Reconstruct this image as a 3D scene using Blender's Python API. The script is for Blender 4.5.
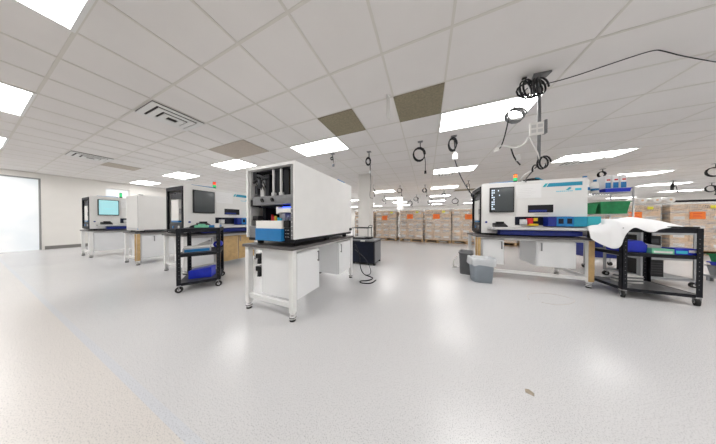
import bpy, bmesh, math, random
from mathutils import Vector, Matrix
random.seed(7)
S = bpy.context.scene
C = S.collection
for o in list(bpy.data.objects):
    bpy.data.objects.remove(o)
PI = math.pi
R = math.radians

# ------------------------------------------------------------------ camera, world, exposure
cam_d = bpy.data.cameras.new('camera')
cam_d.sensor_width = 36.0
cam_d.lens = 36.0 * 165.5 / 716.0
cam_d.clip_start = 0.02
cam = bpy.data.objects.new('camera', cam_d)
C.objects.link(cam)
cam.location = (0, 0, 1.03)
cam.rotation_euler = (R(90 - 0.52), 0, R(22.5))
S.camera = cam
w = bpy.data.worlds.new('world')
S.world = w
w.use_nodes = True
w.node_tree.nodes['Background'].inputs[0].default_value = (0.85, 0.92, 1.0, 1)
w.node_tree.nodes['Background'].inputs[1].default_value = 0.6
S.view_settings.view_transform = 'Standard'
S.view_settings.look = 'None'
S.view_settings.gamma = 1.0
S.view_settings.use_curve_mapping = False
S.view_settings.exposure = 0.8
LAMP = 7.2          # brightness of the ceiling light diffusers
DAY = 0.34           # brightness of the frosted door and window

CEIL = 2.68
XW, XE, YS, YN = -12.5, 15.0, -6.5, 20.0

# ------------------------------------------------------------------ materials
MATS = {}
def mat(name, col, rough=0.5, metal=0.0, noise=0.0, nscale=20.0, spec=0.5, bump=0.0, bscale=80.0, emit=None, estr=0.0, alpha=1.0, trans=0.0):
    m = bpy.data.materials.new(name)
    m.use_nodes = True
    nt = m.node_tree
    b = nt.nodes['Principled BSDF']
    b.inputs['Base Color'].default_value = (*col, 1)
    b.inputs['Roughness'].default_value = rough
    b.inputs['Metallic'].default_value = metal
    b.inputs['Specular IOR Level'].default_value = spec
    b.inputs['Alpha'].default_value = alpha
    b.inputs['Transmission Weight'].default_value = trans
    if emit:
        b.inputs['Emission Color'].default_value = (*emit, 1)
        b.inputs['Emission Strength'].default_value = estr
    tc = nt.nodes.new('ShaderNodeTexCoord')
    if noise > 0:
        n = nt.nodes.new('ShaderNodeTexNoise')
        n.inputs['Scale'].default_value = nscale
        n.inputs['Detail'].default_value = 4
        nt.links.new(tc.outputs['Object'], n.inputs['Vector'])
        r = nt.nodes.new('ShaderNodeValToRGB')
        r.color_ramp.elements[0].position = 0.3
        r.color_ramp.elements[1].position = 0.7
        r.color_ramp.elements[0].color = (*[max(0, c * (1 - noise)) for c in col], 1)
        r.color_ramp.elements[1].color = (*[min(1, c * (1 + noise)) for c in col], 1)
        nt.links.new(n.outputs['Fac'], r.inputs['Fac'])
        nt.links.new(r.outputs['Color'], b.inputs['Base Color'])
    if bump > 0:
        n2 = nt.nodes.new('ShaderNodeTexNoise')
        n2.inputs['Scale'].default_value = bscale
        nt.links.new(tc.outputs['Object'], n2.inputs['Vector'])
        bp = nt.nodes.new('ShaderNodeBump')
        bp.inputs['Strength'].default_value = bump
        nt.links.new(n2.outputs['Fac'], bp.inputs['Height'])
        nt.links.new(bp.outputs['Normal'], b.inputs['Normal'])
    MATS[name] = m
    return m

M = MATS
mat('white_enamel', (0.80, 0.80, 0.79), 0.35, noise=0.02, nscale=6)
mat('machine_white', (0.74, 0.735, 0.72), 0.4, noise=0.015, nscale=5)
mat('cabinet_white', (0.80, 0.81, 0.82), 0.35, noise=0.02, nscale=4)
mat('panel_grey', (0.60, 0.60, 0.60), 0.45, noise=0.03, nscale=8)
mat('seam', (0.35, 0.35, 0.35), 0.6)
mat('black_metal', (0.008, 0.009, 0.013), 0.55, noise=0.2, nscale=30, spec=0.25)
mat('black_plastic', (0.010, 0.010, 0.012), 0.45, spec=0.3)
mat('navy_black', (0.007, 0.010, 0.022), 0.4, noise=0.2, nscale=12, spec=0.25)
mat('rubber', (0.02, 0.02, 0.02), 0.8)
mat('dark_grey', (0.04, 0.042, 0.05), 0.5, spec=0.3, noise=0.15, nscale=20)
mat('mid_grey', (0.19, 0.195, 0.205), 0.45, noise=0.1, nscale=25)
mat('aluminium', (0.62, 0.63, 0.65), 0.35, metal=0.8, noise=0.05, nscale=30)
mat('steel', (0.55, 0.55, 0.56), 0.3, metal=0.9)
mat('worktop', (0.095, 0.088, 0.088), 0.45, noise=0.2, nscale=60)
mat('tan_wood', (0.55, 0.37, 0.17), 0.55, noise=0.12, nscale=14)
mat('pallet_wood', (0.42, 0.28, 0.15), 0.8, noise=0.25, nscale=9)
mat('kraft', (0.74, 0.52, 0.33), 0.75, noise=0.10, nscale=7)
mat('kraft_dark', (0.33, 0.22, 0.14), 0.8, noise=0.1, nscale=7)
mat('label_white', (0.80, 0.79, 0.77), 0.6)
mat('ink', (0.05, 0.045, 0.05), 0.7)
mat('orange_paper', (0.95, 0.22, 0.03), 0.6)
mat('yellow_paper', (0.85, 0.78, 0.06), 0.6)
mat('blue_gloss', (0.012, 0.19, 0.48), 0.35, noise=0.05, nscale=10)
mat('blue_deep', (0.006, 0.022, 0.22), 0.4, noise=0.15, nscale=15)
mat('blue_pure', (0.010, 0.03, 0.52), 0.4, noise=0.1, nscale=15)
mat('teal', (0.012, 0.27, 0.42), 0.4, noise=0.05, nscale=12)
mat('teal_light', (0.03, 0.40, 0.47), 0.4)
mat('green', (0.01, 0.23, 0.075), 0.45, noise=0.2, nscale=14)
mat('green_pale', (0.18, 0.55, 0.36), 0.5, noise=0.1, nscale=20)
mat('red', (0.62, 0.02, 0.03), 0.4)
mat('yellow', (0.75, 0.50, 0.02), 0.4)
mat('cyan', (0.05, 0.55, 0.72), 0.4)
mat('cloth_white', (0.86, 0.86, 0.87), 0.9, bump=0.15, bscale=40)
mat('bin_grey', (0.36, 0.41, 0.46), 0.5, noise=0.05, nscale=8)
mat('bin_dark', (0.15, 0.155, 0.16), 0.55, noise=0.1, nscale=8)
mat('paper_sheet', (0.80, 0.80, 0.80), 0.7)
mat('ceiling_return', (0.27, 0.235, 0.16), 0.8, noise=0.15, nscale=40)
mat('screen_dark', (0.07, 0.08, 0.085), 0.12, noise=0.1, nscale=3)
mat('screen_icons', (0.55, 0.62, 0.70), 0.3, emit=(0.6, 0.75, 0.9), estr=0.4)
mat('screen_cyan', (0.12, 0.25, 0.27), 0.3, emit=(0.36, 0.66, 0.70), estr=0.5)
mat('screen_cyan_mark', (0.1, 0.4, 0.45), 0.3, emit=(0.30, 0.66, 0.72), estr=0.4)
mat('led_blue', (0.02, 0.03, 0.6), 0.4, emit=(0.05, 0.10, 1.0), estr=2.6)
mat('lamp_red', (0.7, 0.03, 0.02), 0.3, emit=(1.0, 0.08, 0.02), estr=0.5)
mat('lamp_green', (0.02, 0.35, 0.12), 0.3, emit=(0.05, 0.75, 0.25), estr=0.35)
mat('lamp_orange', (0.8, 0.15, 0.02), 0.3, emit=(1.0, 0.22, 0.05), estr=0.5)
mat('diffuser', (0.9, 0.9, 0.9), 0.5, emit=(1.0, 0.99, 0.975), estr=LAMP)
mat('liner', (0.80, 0.82, 0.84), 0.35, alpha=0.6)
mat('clear_plastic', (0.80, 0.82, 0.88), 0.2, alpha=0.55)
mat('wall_paint', (0.78, 0.76, 0.725), 0.7, noise=0.015, nscale=3)
mat('baseboard_grey', (0.22, 0.21, 0.20), 0.6)
mat('frame_grey', (0.30, 0.30, 0.30), 0.5)
mat('grid_bar', (0.71, 0.685, 0.64), 0.6)
mat('ceiling_return_pale', (0.50, 0.44, 0.38), 0.8, noise=0.1, nscale=40)
mat('mesh_wire', (0.60, 0.60, 0.60), 0.35, metal=0.6)
mat('scuff', (0.30, 0.25, 0.19), 0.6, noise=0.2, nscale=60)
mat('scuff_pale', (0.52, 0.47, 0.44), 0.5)
mat('shelf_grey', (0.10, 0.10, 0.105), 0.4, noise=0.1, nscale=10)  # dark shelf made lighter: its grazing reflection is put into the base colour
mat('cart_grey', (0.30, 0.31, 0.32), 0.5, noise=0.08, nscale=10)
mat('vent_white', (0.78, 0.78, 0.77), 0.5)
mat('vent_dark', (0.05, 0.048, 0.045), 0.8)

# stretch film: thin, half see-through, slightly milky
fm = bpy.data.materials.new('stretch_film'); fm.use_nodes = True
nt = fm.node_tree; nt.nodes.clear()
out = nt.nodes.new('ShaderNodeOutputMaterial')
mx = nt.nodes.new('ShaderNodeMixShader'); tr = nt.nodes.new('ShaderNodeBsdfTransparent')
pb = nt.nodes.new('ShaderNodeBsdfPrincipled')
pb.inputs['Base Color'].default_value = (0.8, 0.8, 0.8, 1); pb.inputs['Roughness'].default_value = 0.25
nz = nt.nodes.new('ShaderNodeTexNoise'); nz.inputs['Scale'].default_value = 3.0; nz.inputs['Detail'].default_value = 5
tc = nt.nodes.new('ShaderNodeTexCoord'); mp = nt.nodes.new('ShaderNodeMapping'); mp.inputs['Scale'].default_value = (1, 1, 4)
rp = nt.nodes.new('ShaderNodeValToRGB')
rp.color_ramp.elements[0].position = 0.35; rp.color_ramp.elements[0].color = (0.06, 0.06, 0.06, 1)
rp.color_ramp.elements[1].position = 0.75; rp.color_ramp.elements[1].color = (0.42, 0.42, 0.42, 1)
nt.links.new(tc.outputs['Object'], mp.inputs['Vector']); nt.links.new(mp.outputs['Vector'], nz.inputs['Vector'])
nt.links.new(nz.outputs['Fac'], rp.inputs['Fac']); nt.links.new(rp.outputs['Color'], mx.inputs['Fac'])
nt.links.new(tr.outputs[0], mx.inputs[1]); nt.links.new(pb.outputs[0], mx.inputs[2]); nt.links.new(mx.outputs[0], out.inputs[0])
M['stretch_film'] = fm

# frosted daylight pane
pm = bpy.data.materials.new('frosted_daylight'); pm.use_nodes = True
nt = pm.node_tree; b = nt.nodes['Principled BSDF']
b.inputs['Base Color'].default_value = (0.5, 0.5, 0.5, 1); b.inputs['Roughness'].default_value = 0.4
nz = nt.nodes.new('ShaderNodeTexNoise'); nz.inputs['Scale'].default_value = 1.3
tc = nt.nodes.new('ShaderNodeTexCoord'); nt.links.new(tc.outputs['Object'], nz.inputs['Vector'])
rp = nt.nodes.new('ShaderNodeValToRGB')
rp.color_ramp.elements[0].position = 0.3; rp.color_ramp.elements[0].color = (0.74, 0.82, 0.87, 1)
rp.color_ramp.elements[1].position = 0.6; rp.color_ramp.elements[1].color = (1, 1, 1, 1)
nt.links.new(nz.outputs['Fac'], rp.inputs['Fac']); nt.links.new(rp.outputs['Color'], b.inputs['Emission Color'])
b.inputs['Emission Strength'].default_value = DAY
M['frosted_daylight'] = pm

# speckled polished floor; the near strip is a warmer flooring with a bluish joint
fl = bpy.data.materials.new('speckled_floor'); fl.use_nodes = True
nt = fl.node_tree; b = nt.nodes['Principled BSDF']
tc = nt.nodes.new('ShaderNodeTexCoord')
sx = nt.nodes.new('ShaderNodeSeparateXYZ'); nt.links.new(tc.outputs['Object'], sx.inputs[0])
def math_node(op, a=None, bb=None, v=None):
    n = nt.nodes.new('ShaderNodeMath'); n.operation = op
    if a is not None: nt.links.new(a, n.inputs[0])
    if bb is not None: nt.links.new(bb, n.inputs[1])
    if v is not None: n.inputs[1].default_value = v
    return n.outputs[0]
def mixc(fac, a, c2):
    n = nt.nodes.new('ShaderNodeMixRGB')
    if isinstance(fac, float): n.inputs[0].default_value = fac
    else: nt.links.new(fac, n.inputs[0])
    for i, v in ((1, a), (2, c2)):
        if isinstance(v, tuple): n.inputs[i].default_value = (*v, 1)
        else: nt.links.new(v, n.inputs[i])
    return n.outputs[0]
vor = nt.nodes.new('ShaderNodeTexNoise'); vor.inputs['Scale'].default_value = 190.0; vor.inputs['Detail'].default_value = 2
nt.links.new(tc.outputs['Object'], vor.inputs['Vector'])
spk = nt.nodes.new('ShaderNodeValToRGB')
spk.color_ramp.elements[0].position = 0.30; spk.color_ramp.elements[0].color = (0, 0, 0, 1)
spk.color_ramp.elements[1].position = 0.46; spk.color_ramp.elements[1].color = (1, 1, 1, 1)
nt.links.new(vor.outputs['Fac'], spk.inputs['Fac'])
big = nt.nodes.new('ShaderNodeTexNoise'); big.inputs['Scale'].default_value = 0.8; big.inputs['Detail'].default_value = 2
nt.links.new(tc.outputs['Object'], big.inputs['Vector'])
edge = math_node('LESS_THAN', sx.outputs['Y'], v=0.392)
j1 = math_node('GREATER_THAN', sx.outputs['Y'], v=0.392)
j2 = math_node('LESS_THAN', sx.outputs['Y'], v=0.43)
joint = math_node('MULTIPLY', j1, j2)
main = mixc(big.outputs['Fac'], (0.60, 0.60, 0.61), (0.635, 0.63, 0.63))
main = mixc(joint, main, (0.60, 0.615, 0.645))
main = mixc(edge, main, (0.655, 0.625, 0.595))
dark = mixc(0.68, main, (0.22, 0.22, 0.24))
colr = mixc(spk.outputs['Color'], dark, main)
nt.links.new(colr, b.inputs['Base Color'])
rr = nt.nodes.new('ShaderNodeMapRange'); nt.links.new(big.outputs['Fac'], rr.inputs['Value'])
rr.inputs['To Min'].default_value = 0.23; rr.inputs['To Max'].default_value = 0.28
nt.links.new(rr.outputs[0], b.inputs['Roughness'])
b.inputs['Specular IOR Level'].default_value = 0.42
M['speckled_floor'] = fl

# ceiling tile: fine mineral fibre
mat('ceiling_tile', (0.81, 0.785, 0.77), 0.85, noise=0.03, nscale=1.2, bump=0.08, bscale=160)

# ------------------------------------------------------------------ helpers
class MB:
    """collects shapes into one mesh; material slots by name"""
    def __init__(s):
        s.bm = bmesh.new(); s.slots = []
    def mi(s, m):
        if m not in s.slots: s.slots.append(m)
        return s.slots.index(m)
    def box(s, x0, x1, y0, y1, z0, z1, m, bev=0.0):
        i = s.mi(m)
        vs = [s.bm.verts.new((x, y, z)) for x in (x0, x1) for y in (y0, y1) for z in (z0, z1)]
        q = [(0, 1, 3, 2), (4, 6, 7, 5), (0, 4, 5, 1), (2, 3, 7, 6), (0, 2, 6, 4), (1, 5, 7, 3)]
        fs = [s.bm.faces.new([vs[k] for k in f]) for f in q]
        for f in fs: f.material_index = i
        if bev > 0:
            es = list({e for f in fs for e in f.edges})
            r = bmesh.ops.bevel(s.bm, geom=es, offset=bev, segments=2, profile=0.7, affect='EDGES', material=i)
        return s
    def prism(s, poly, axis, a, b2, m, bev=0.0):
        """poly: list of 2D pts; extruded along axis from a to b2"""
        i = s.mi(m)
        def P(p, t):
            return {'x': (t, p[0], p[1]), 'y': (p[0], t, p[1]), 'z': (p[0], p[1], t)}[axis]
        A = [s.bm.verts.new(P(p, a)) for p in poly]
        B = [s.bm.verts.new(P(p, b2)) for p in poly]
        n = len(poly)
        fs = [s.bm.faces.new(A), s.bm.faces.new(B[::-1])]
        for k in range(n):
            fs.append(s.bm.faces.new((A[k], B[k], B[(k + 1) % n], A[(k + 1) % n])))
        for f in fs: f.material_index = i
        if bev > 0:
            es = list({e for f in fs for e in f.edges})
            bmesh.ops.bevel(s.bm, geom=es, offset=bev, segments=2, profile=0.7, affect='EDGES', material=i)
        return s
    def cyl(s, p0, p1, r, m, seg=14, r2=None):
        i = s.mi(m); r2 = r if r2 is None else r2
        p0 = Vector(p0); p1 = Vector(p1); d = (p1 - p0).normalized()
        u = d.orthogonal().normalized(); v = d.cross(u)
        A = []; B = []
        for k in range(seg):
            a = 2 * PI * k / seg
            e = u * math.cos(a) + v * math.sin(a)
            A.append(s.bm.verts.new(p0 + e * r)); B.append(s.bm.verts.new(p1 + e * r2))
        fs = []
        for k in range(seg):
            f = s.bm.faces.new((A[k], A[(k + 1) % seg], B[(k + 1) % seg], B[k])); f.smooth = True; fs.append(f)
        fs.append(s.bm.faces.new(A[::-1])); fs.append(s.bm.faces.new(B))
        for f in fs: f.material_index = i
        return s
    def tube(s, pts, r, m, seg=7, smooth=2):
        i = s.mi(m)
        pts = [Vector(p) for p in pts]
        for _ in range(smooth):
            q = [pts[0]]
            for a, b in zip(pts[:-1], pts[1:]):
                q += [a.lerp(b, 0.25), a.lerp(b, 0.75)]
            q.append(pts[-1]); pts = q
        # drop coincident points
        q = [pts[0]]
        for p in pts[1:]:
            if (p - q[-1]).length > 1e-5: q.append(p)
        pts = q
        rings = []; u = None
        for k, p in enumerate(pts):
            d = (pts[min(k + 1, len(pts) - 1)] - pts[max(k - 1, 0)])
            if d.length < 1e-9: d = Vector((0, 0, 1))
            d.normalize()
            if u is None: u = d.orthogonal().normalized()
            else:
                u = u - d * u.dot(d)
                u = u.normalized() if u.length > 1e-6 else d.orthogonal().normalized()
            v = d.cross(u)
            rings.append([s.bm.verts.new(p + (u * math.cos(2 * PI * t / seg) + v * math.sin(2 * PI * t / seg)) * r) for t in range(seg)])
        for A, B in zip(rings[:-1], rings[1:]):
            for t in range(seg):
                f = s.bm.faces.new((A[t], A[(t + 1) % seg], B[(t + 1) % seg], B[t])); f.smooth = True; f.material_index = i
        for rg in (rings[0][::-1], rings[-1]):
            f = s.bm.faces.new(rg); f.material_index = i
        return s
    def build(s, name, parent=None, loc=(0, 0, 0), rz=0.0):
        bmesh.ops.recalc_face_normals(s.bm, faces=s.bm.faces)
        me = bpy.data.meshes.new(name); s.bm.to_mesh(me); s.bm.free()
        for m in s.slots: me.materials.append(M[m])
        o = bpy.data.objects.new(name, me); C.objects.link(o)
        o.location = loc; o.rotation_euler = (0, 0, rz)
        if parent: o.parent = parent
        return o

def tag(o, label, cat, group=None, kind=None):
    o['label'] = label; o['category'] = cat
    if group: o['group'] = group
    if kind: o['kind'] = kind
    return o
def thing(name, label, cat, loc=(0, 0, 0), rz=0.0, group=None):
    o = bpy.data.objects.new(name, None); C.objects.link(o)
    o.empty_display_size = 0.1
    o.location = loc; o.rotation_euler = (0, 0, rz)
    return tag(o, label, cat, group)
def struct(name, mb):
    o = mb.build(name); o['kind'] = 'structure'; return o
def kids(o):
    return [c for c in bpy.data.objects if c.parent == o]
def dup(root, loc, rz=0.0, label=None, tree=None):
    r = root.copy(); C.objects.link(r); r.location = loc; r.rotation_euler = (0, 0, rz)
    if label: r['label'] = label
    for ch in (tree if tree is not None else kids(root)):
        c = ch.copy(); C.objects.link(c); c.parent = r
        for g in kids(ch):
            d = g.copy(); C.objects.link(d); d.parent = c
    return r
def bx(x0, x1, y0, y1, z0, z1, m, bev=0.0):
    return MB().box(x0, x1, y0, y1, z0, z1, m, bev)

# ------------------------------------------------------------------ the room
struct('floor', bx(XW - .2, XE + .2, YS - .2, YN + .2, -0.1, 0, 'speckled_floor'))
struct('ceiling', bx(XW - .2, XE + .2, YS - .2, YN + .2, CEIL + 0.005, CEIL + 0.1, 'ceiling_tile'))
# left wall with a frosted door and a small high window
DY0, DY1, DZ = -0.95, 1.115, 2.50
WY0, WY1, WZ0, WZ1 = 2.38, 3.00, 1.90, 2.40
mb = MB()
mb.box(XW - .15, XW, YS, DY0, 0, CEIL, 'wall_paint')
mb.box(XW - .15, XW, DY0, DY1, DZ, CEIL, 'wall_paint')
mb.box(XW - .15, XW, DY1, WY0, 0, CEIL, 'wall_paint')
mb.box(XW - .15, XW, WY0, WY1, 0, WZ0, 'wall_paint')
mb.box(XW - .15, XW, WY0, WY1, WZ1, CEIL, 'wall_paint')
mb.box(XW - .15, XW, WY1, YN, 0, CEIL, 'wall_paint')
struct('wall_left', mb)
struct('wall_back', bx(XW, XE, YN, YN + .15, 0, CEIL, 'wall_paint'))
struct('wall_right', bx(XE, XE + .15, YS, YN, 0, CEIL, 'wall_paint'))
struct('wall_front', bx(XW, XE, YS - .15, YS, 0, CEIL, 'wall_paint'))
struct('baseboard_left', bx(XW, XW + .012, DY1 + .05, YN, 0, 0.12, 'baseboard_grey'))
d = struct('door_1', bx(XW - .10, XW - .07, DY0, DY1, 0.0, DZ, 'frosted_daylight'))
fr = MB()
fr.box(XW - .12, XW - .02, DY0, DY0 + .05, 0, DZ, 'frame_grey').box(XW - .12, XW - .02, DY1 - .035, DY1, 0, DZ, 'frame_grey')
fr.box(XW - .12, XW - .02, DY0, DY1, DZ - .04, DZ, 'frame_grey')
f_ = fr.build('door_frame', d)
wn = struct('window_1', bx(XW - .10, XW - .08, WY0, WY1, WZ0, WZ1, 'frosted_daylight'))
fr = MB()
for a, b_ in ((WY0, WY0 + .03), (WY1 - .03, WY1)): fr.box(XW - .12, XW - .04, a, b_, WZ0, WZ1, 'white_enamel')
for a, b_ in ((WZ0, WZ0 + .03), (WZ1 - .03, WZ1)): fr.box(XW - .12, XW - .04, WY0, WY1, a, b_, 'white_enamel')
fr.build('window_frame', wn)

# ceiling grid of T-bars, 0.61 m module (1.22 m long tiles to the right)
GX = lambda m: -2.245 + .61 * m
GY = lambda l: 1.015 + .61 * l
mb = MB()
l = -12
while GY(l) < YN:
    y = GY(l); mb.box(XW, XE, y - .011, y + .011, CEIL + .001, CEIL + .006, 'grid_bar'); l += 1
m_ = -16
while GX(m_) < XE:
    if not (m_ > 4 and m_ % 2 == 1):
        x = GX(m_); mb.box(x - .011, x + .011, YS, YN, CEIL, CEIL + .006, 'grid_bar')
    m_ += 1
struct('trim_1', mb)
# structural columns
struct('trim_2', bx(-2.29, -1.86, 5.56, 5.99, 0, CEIL, 'wall_paint', .006))
struct('trim_3', bx(-2.05, -1.60, 12.7, 13.15, 0, CEIL, 'wall_paint', .006))

# ------------------------------------------------------------------ ceiling lights
def ordn(k): return ['first', 'second', 'third', 'fourth', 'fifth', 'sixth', 'seventh', 'eighth', 'ninth', 'tenth'][k]
proto = None; ptree = None
for j in range(-2, 6):
    for k in range(-4, 5):
        if (k, j) in ((-1, 1), (1, 2)): continue
        X0 = GX(4) + 3.05 * k + .61; X0 = .195 + 3.05 * k; Y0 = GY(3) + 3.05 * j
        if Y0 + .6 > YN: continue
        if j >= 0:
            lab = f'lit rectangular ceiling light, {ordn(j)} row ahead of the camera, {ordn(k + 4)} column from the left wall'
            grp = 'ceiling lights in the hall'
        elif j == -1:
            lab = f'lit rectangular ceiling light nearest overhead, {ordn(k + 4)} column from the left wall'
            grp = 'ceiling lights in the hall'
        else:  # unseen row behind the camera, added to light the hall
            lab = f'unseen ceiling light added for fill behind the camera, {ordn(k + 4)} column from the left wall'
            grp = 'ceiling lights in the hall'
        if proto is None:
            proto = thing('ceiling_light', lab, 'ceiling light', (X0, Y0, CEIL), 0, grp)
            bx(.02, 1.20, .02, .59, -.006, -.001, 'diffuser').build('diffuser', proto)
            f = MB()
            for a in ((0, 1.22, 0, .025), (0, 1.22, .585, .61), (0, .025, 0, .61), (1.195, 1.22, 0, .61)):
                f.box(*a, -.009, 0, 'white_enamel')
            f.build('frame', proto)
            ptree = kids(proto)
        else:
            o = dup(proto, (X0, Y0, CEIL), 0, lab, ptree)

# brown return-air tiles
def return_tile(x0, x1, y0, y1, label, rm_='ceiling_return'):
    t = thing('return_air_grille', label, 'ceiling grille', (x0, y0, CEIL), 0)
    W_, D_ = x1 - x0, y1 - y0
    bx(.02, W_ - .02, .02, D_ - .02, -.006, -.002, rm_).build('filter_panel', t)
    g = MB()
    for a in ((0, W_, 0, .02), (0, W_, D_ - .02, D_), (0, .02, 0, D_), (W_ - .02, W_, 0, D_)): g.box(*a, -.008, 0, rm_)
    g.build('frame', t)
return_tile(GX(1), GX(2), GY(2), GY(3), 'square brown return grille on the ceiling beside the bright light over the centre machine')
return_tile(GX(3), GX(4), GY(2), GY(3), 'square brown return grille nearest the large bright ceiling light right of centre')
return_tile(GX(-4), GX(-2), GY(2), GY(3), 'wide brown ceiling return grille above the left black cart', 'ceiling_return_pale')
return_tile(GX(-11), GX(-10), GY(1), GY(2), 'small far brown ceiling return grille above the blank white machine', 'ceiling_return_pale')
return_tile(GX(6), GX(8), GY(15.03), GY(15.97), 'brown ceiling return grille far back beside the right machine')

# supply vents: stepped square diffusers
def vent(x, y, label, s=.58, sy=None):
    sy = sy or s
    t = thing('ceiling_vent', label, 'ceiling vent', (x, y, CEIL), 0)
    bx(-s / 2, s / 2, -sy / 2, sy / 2, -.004, -.001, 'vent_dark').build('dark_core', t)
    for q in range(3):
        a = s / 2 - q * .085; c = sy / 2 - q * .085; h = .012 + .012 * q
        rb = MB(); ww = .062
        rb.box(-a, a, -c, -c + ww, -h - .01, -h, 'vent_white').box(-a, a, c - ww, c, -h - .01, -h, 'vent_white')
        rb.box(-a, -a + ww, -c + ww, c - ww, -h - .01, -h, 'vent_white').box(a - ww, a, -c + ww, c - ww, -h - .01, -h, 'vent_white')
        rb.build('louver', t)
vent(GX(-2.5), GY(.5), 'white stepped square ceiling vent above the left black cart')
vent(GX(-9.5), GY(.5), 'square ceiling vent far left near the wall with the door')
vent(GX(-11) , GY(4), 'small ceiling vent beside the far left ceiling light', .5)
vent(GX(10.2), GY(9.2), 'dark slotted ceiling vent beside the long light above the right machine', .6)
vent(GX(4.7), GY(9.2), 'dark slotted ceiling vent behind the second light from the boxes aisle', .55)

# ------------------------------------------------------------------ workbench builder (local: x length, -y = front with doors)
def bench(label, loc, rz, L, D, H=.76, cabs=(), tan_legs=(), rails=('left',), low_rail=False, back_panel=None, doors='white'):
    t = thing('workbench', label, 'workbench', loc, rz)
    x0, x1, y0, y1 = -L / 2, L / 2, -D / 2, D / 2
    bx(x0 - .02, x1 + .02, y0 - .02, y1 + .02, H - .032, H, 'worktop', .004).build('tabletop', t)
    bx(x0 + .055, x1 - .055, y0 + .06, y1 - .06, H - .075, H - .034, 'white_enamel').build('apron', t)
    lw = .055
    k = 0
    for (lx, ly) in ((x0, y0), (x1 - lw, y0), (x0, y1 - lw), (x1 - lw, y1 - lw)):
        mm = 'tan_wood' if k in tan_legs else 'white_enamel'
        lg = MB()
        lg.box(lx, lx + lw, ly, ly + lw, .085, H - .034, 'white_enamel', .004)
        if k in tan_legs:
            lg.box(lx + .004, lx + lw - .004, ly - .016, ly - .001, .10, H - .04, 'tan_wood', .002)
            lg.box(lx - .016 if lx < 0 else lx + lw + .001, lx - .001 if lx < 0 else lx + lw + .016, ly, ly + lw, .10, H - .04, 'tan_wood', .002)
        leg = lg.build('leg', t)
        cx, cy = lx + lw / 2, ly + lw / 2
        ft = MB()
        ft.cyl((cx, cy, .07), (cx, cy, .086), .03, 'white_enamel').cyl((cx, cy, .052), (cx, cy, .07), .018, 'steel')
        ft.cyl((cx, cy, .022), (cx, cy, .052), .034, 'white_enamel').cyl((cx, cy, .036), (cx, cy, .044), .036, 'rubber').cyl((cx, cy, 0.0), (cx, cy, .022), .030, 'rubber', r2=.026)
        ft.build('leveling_foot', leg)
        k += 1
    if 'left' in rails:
        bx(x0 + .012, x0 + .047, y0 + lw, y1 - lw, .13, .18, 'white_enamel', .003).build('stretcher', t)
    if 'right' in rails:
        bx(x1 - .047, x1 - .012, y0 + lw, y1 - lw, .13, .18, 'white_enamel', .003).build('stretcher', t)
    if low_rail:
        bx(x0 + lw, x1 - lw, (y0 + .015 if low_rail == 'front' else y1 - .05), (y0 + .05 if low_rail == 'front' else y1 - .015), .11, .16, 'white_enamel', .003).build('long_stretcher', t)
    for (cx0, cx1, cz0, cy1, hx, *own) in cabs:
        bx(cx0, cx1, y0 + .03, cy1, cz0, H - .076, 'cabinet_white', .003).build('cabinet', t)
        dm = own[0] if own else ('tan_wood' if doors == 'tan' else 'cabinet_white')
        dd = bx(cx0 + .006, cx1 - .006, y0 + .010, y0 + .029, cz0 + .004, H - .085, dm, .003).build('door', t)
        hb = MB()
        hb.box(hx - .008, hx + .008, y0 - .012, y0 - .004, .53, .66, 'mid_grey', .002)
        hb.box(hx - .006, hx + .006, y0 - .005, y0 + .0095, .535, .547, 'mid_grey').box(hx - .006, hx + .006, y0 - .005, y0 + .0095, .643, .655, 'mid_grey')
        hb.build('handle', dd)
    if back_panel:
        bx(*back_panel).build('back_panel', t)
    return t

# centre bench: world X -2.0..-1.24, Y 1.28..2.74
cb = bench('white workbench with dark worktop and two hanging cabinets under the open machine', (-1.60, 2.01, 0), R(90), 1.46, .72,
           cabs=((-.665, -.265, .19, .17, -.305), (.235, .66, .19, .30, .29)))
br = MB()       # black clips on the left side of the near cabinet
for z in (.62, .47):
    br.box(-.672, -.60, .175, .265, z - .035, z + .02, 'black_plastic', .006)
    br.box(-.668, -.61, .20, .24, z - .10, z - .036, 'black_plastic', .006)
    br.cyl((-.64, .262, z - .06), (-.64, .262, z - .11), .016, 'panel_grey')
br.build('cable_bracket', cb)

# ------------------------------------------------------------------ centre machine with its front open (world axes)
mc = thing('test_machine', 'white boxy machine with open front showing its mechanism, on the centre workbench', 'machine', (-1.6, 2.0, .76), 0)
ox, oy, oz = -1.6, 2.0, .76
def wbx(x0, x1, y0, y1, z0, z1, m, bev=0.0, mb=None):
    mb = mb or MB()
    return mb.box(x0 - ox, x1 - ox, y0 - oy, y1 - oy, z0 - oz, z1 - oz, m, bev)
def wcyl(p0, p1, r, m, mb, seg=14, r2=None):
    return mb.cyl((p0[0] - ox, p0[1] - oy, p0[2] - oz), (p1[0] - ox, p1[1] - oy, p1[2] - oz), r, m, seg, r2)
XL, XR, YF, YB, ZB, ZT = -1.955, -1.225, 1.295, 2.65, .815, 1.635
wbx(XR - .022, XR, YF, YB, ZB + .02, ZT, 'white_enamel', .004).build('right_panel', mc)
wbx(XL, XL + .028, YF, YB, ZB + .02, ZT, 'white_enamel', .004).build('left_panel', mc)
wbx(XL + .036, XR - .023, YF, YB, ZT - .03, ZT - .001, 'white_enamel', .003).build('top_panel', mc)
wbx(XL + .036, XR - .023, YB - .03, YB, ZB + .02, ZT - .031, 'machine_white').build('back_panel', mc)
wbx(XL + .03, XR - .004, YF + .01, YB - .01, ZB - .012, ZB + .019, 'black_metal').build('base_plate', mc)
for x in (XL + .08, XR - .08):
    for y in (YF + .12, YF + .7, YB - .12):
        mb = MB(); wcyl((x, y, .76), (x, y, .803), .035, 'rubber', mb); mb.build('foot', mc)
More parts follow.
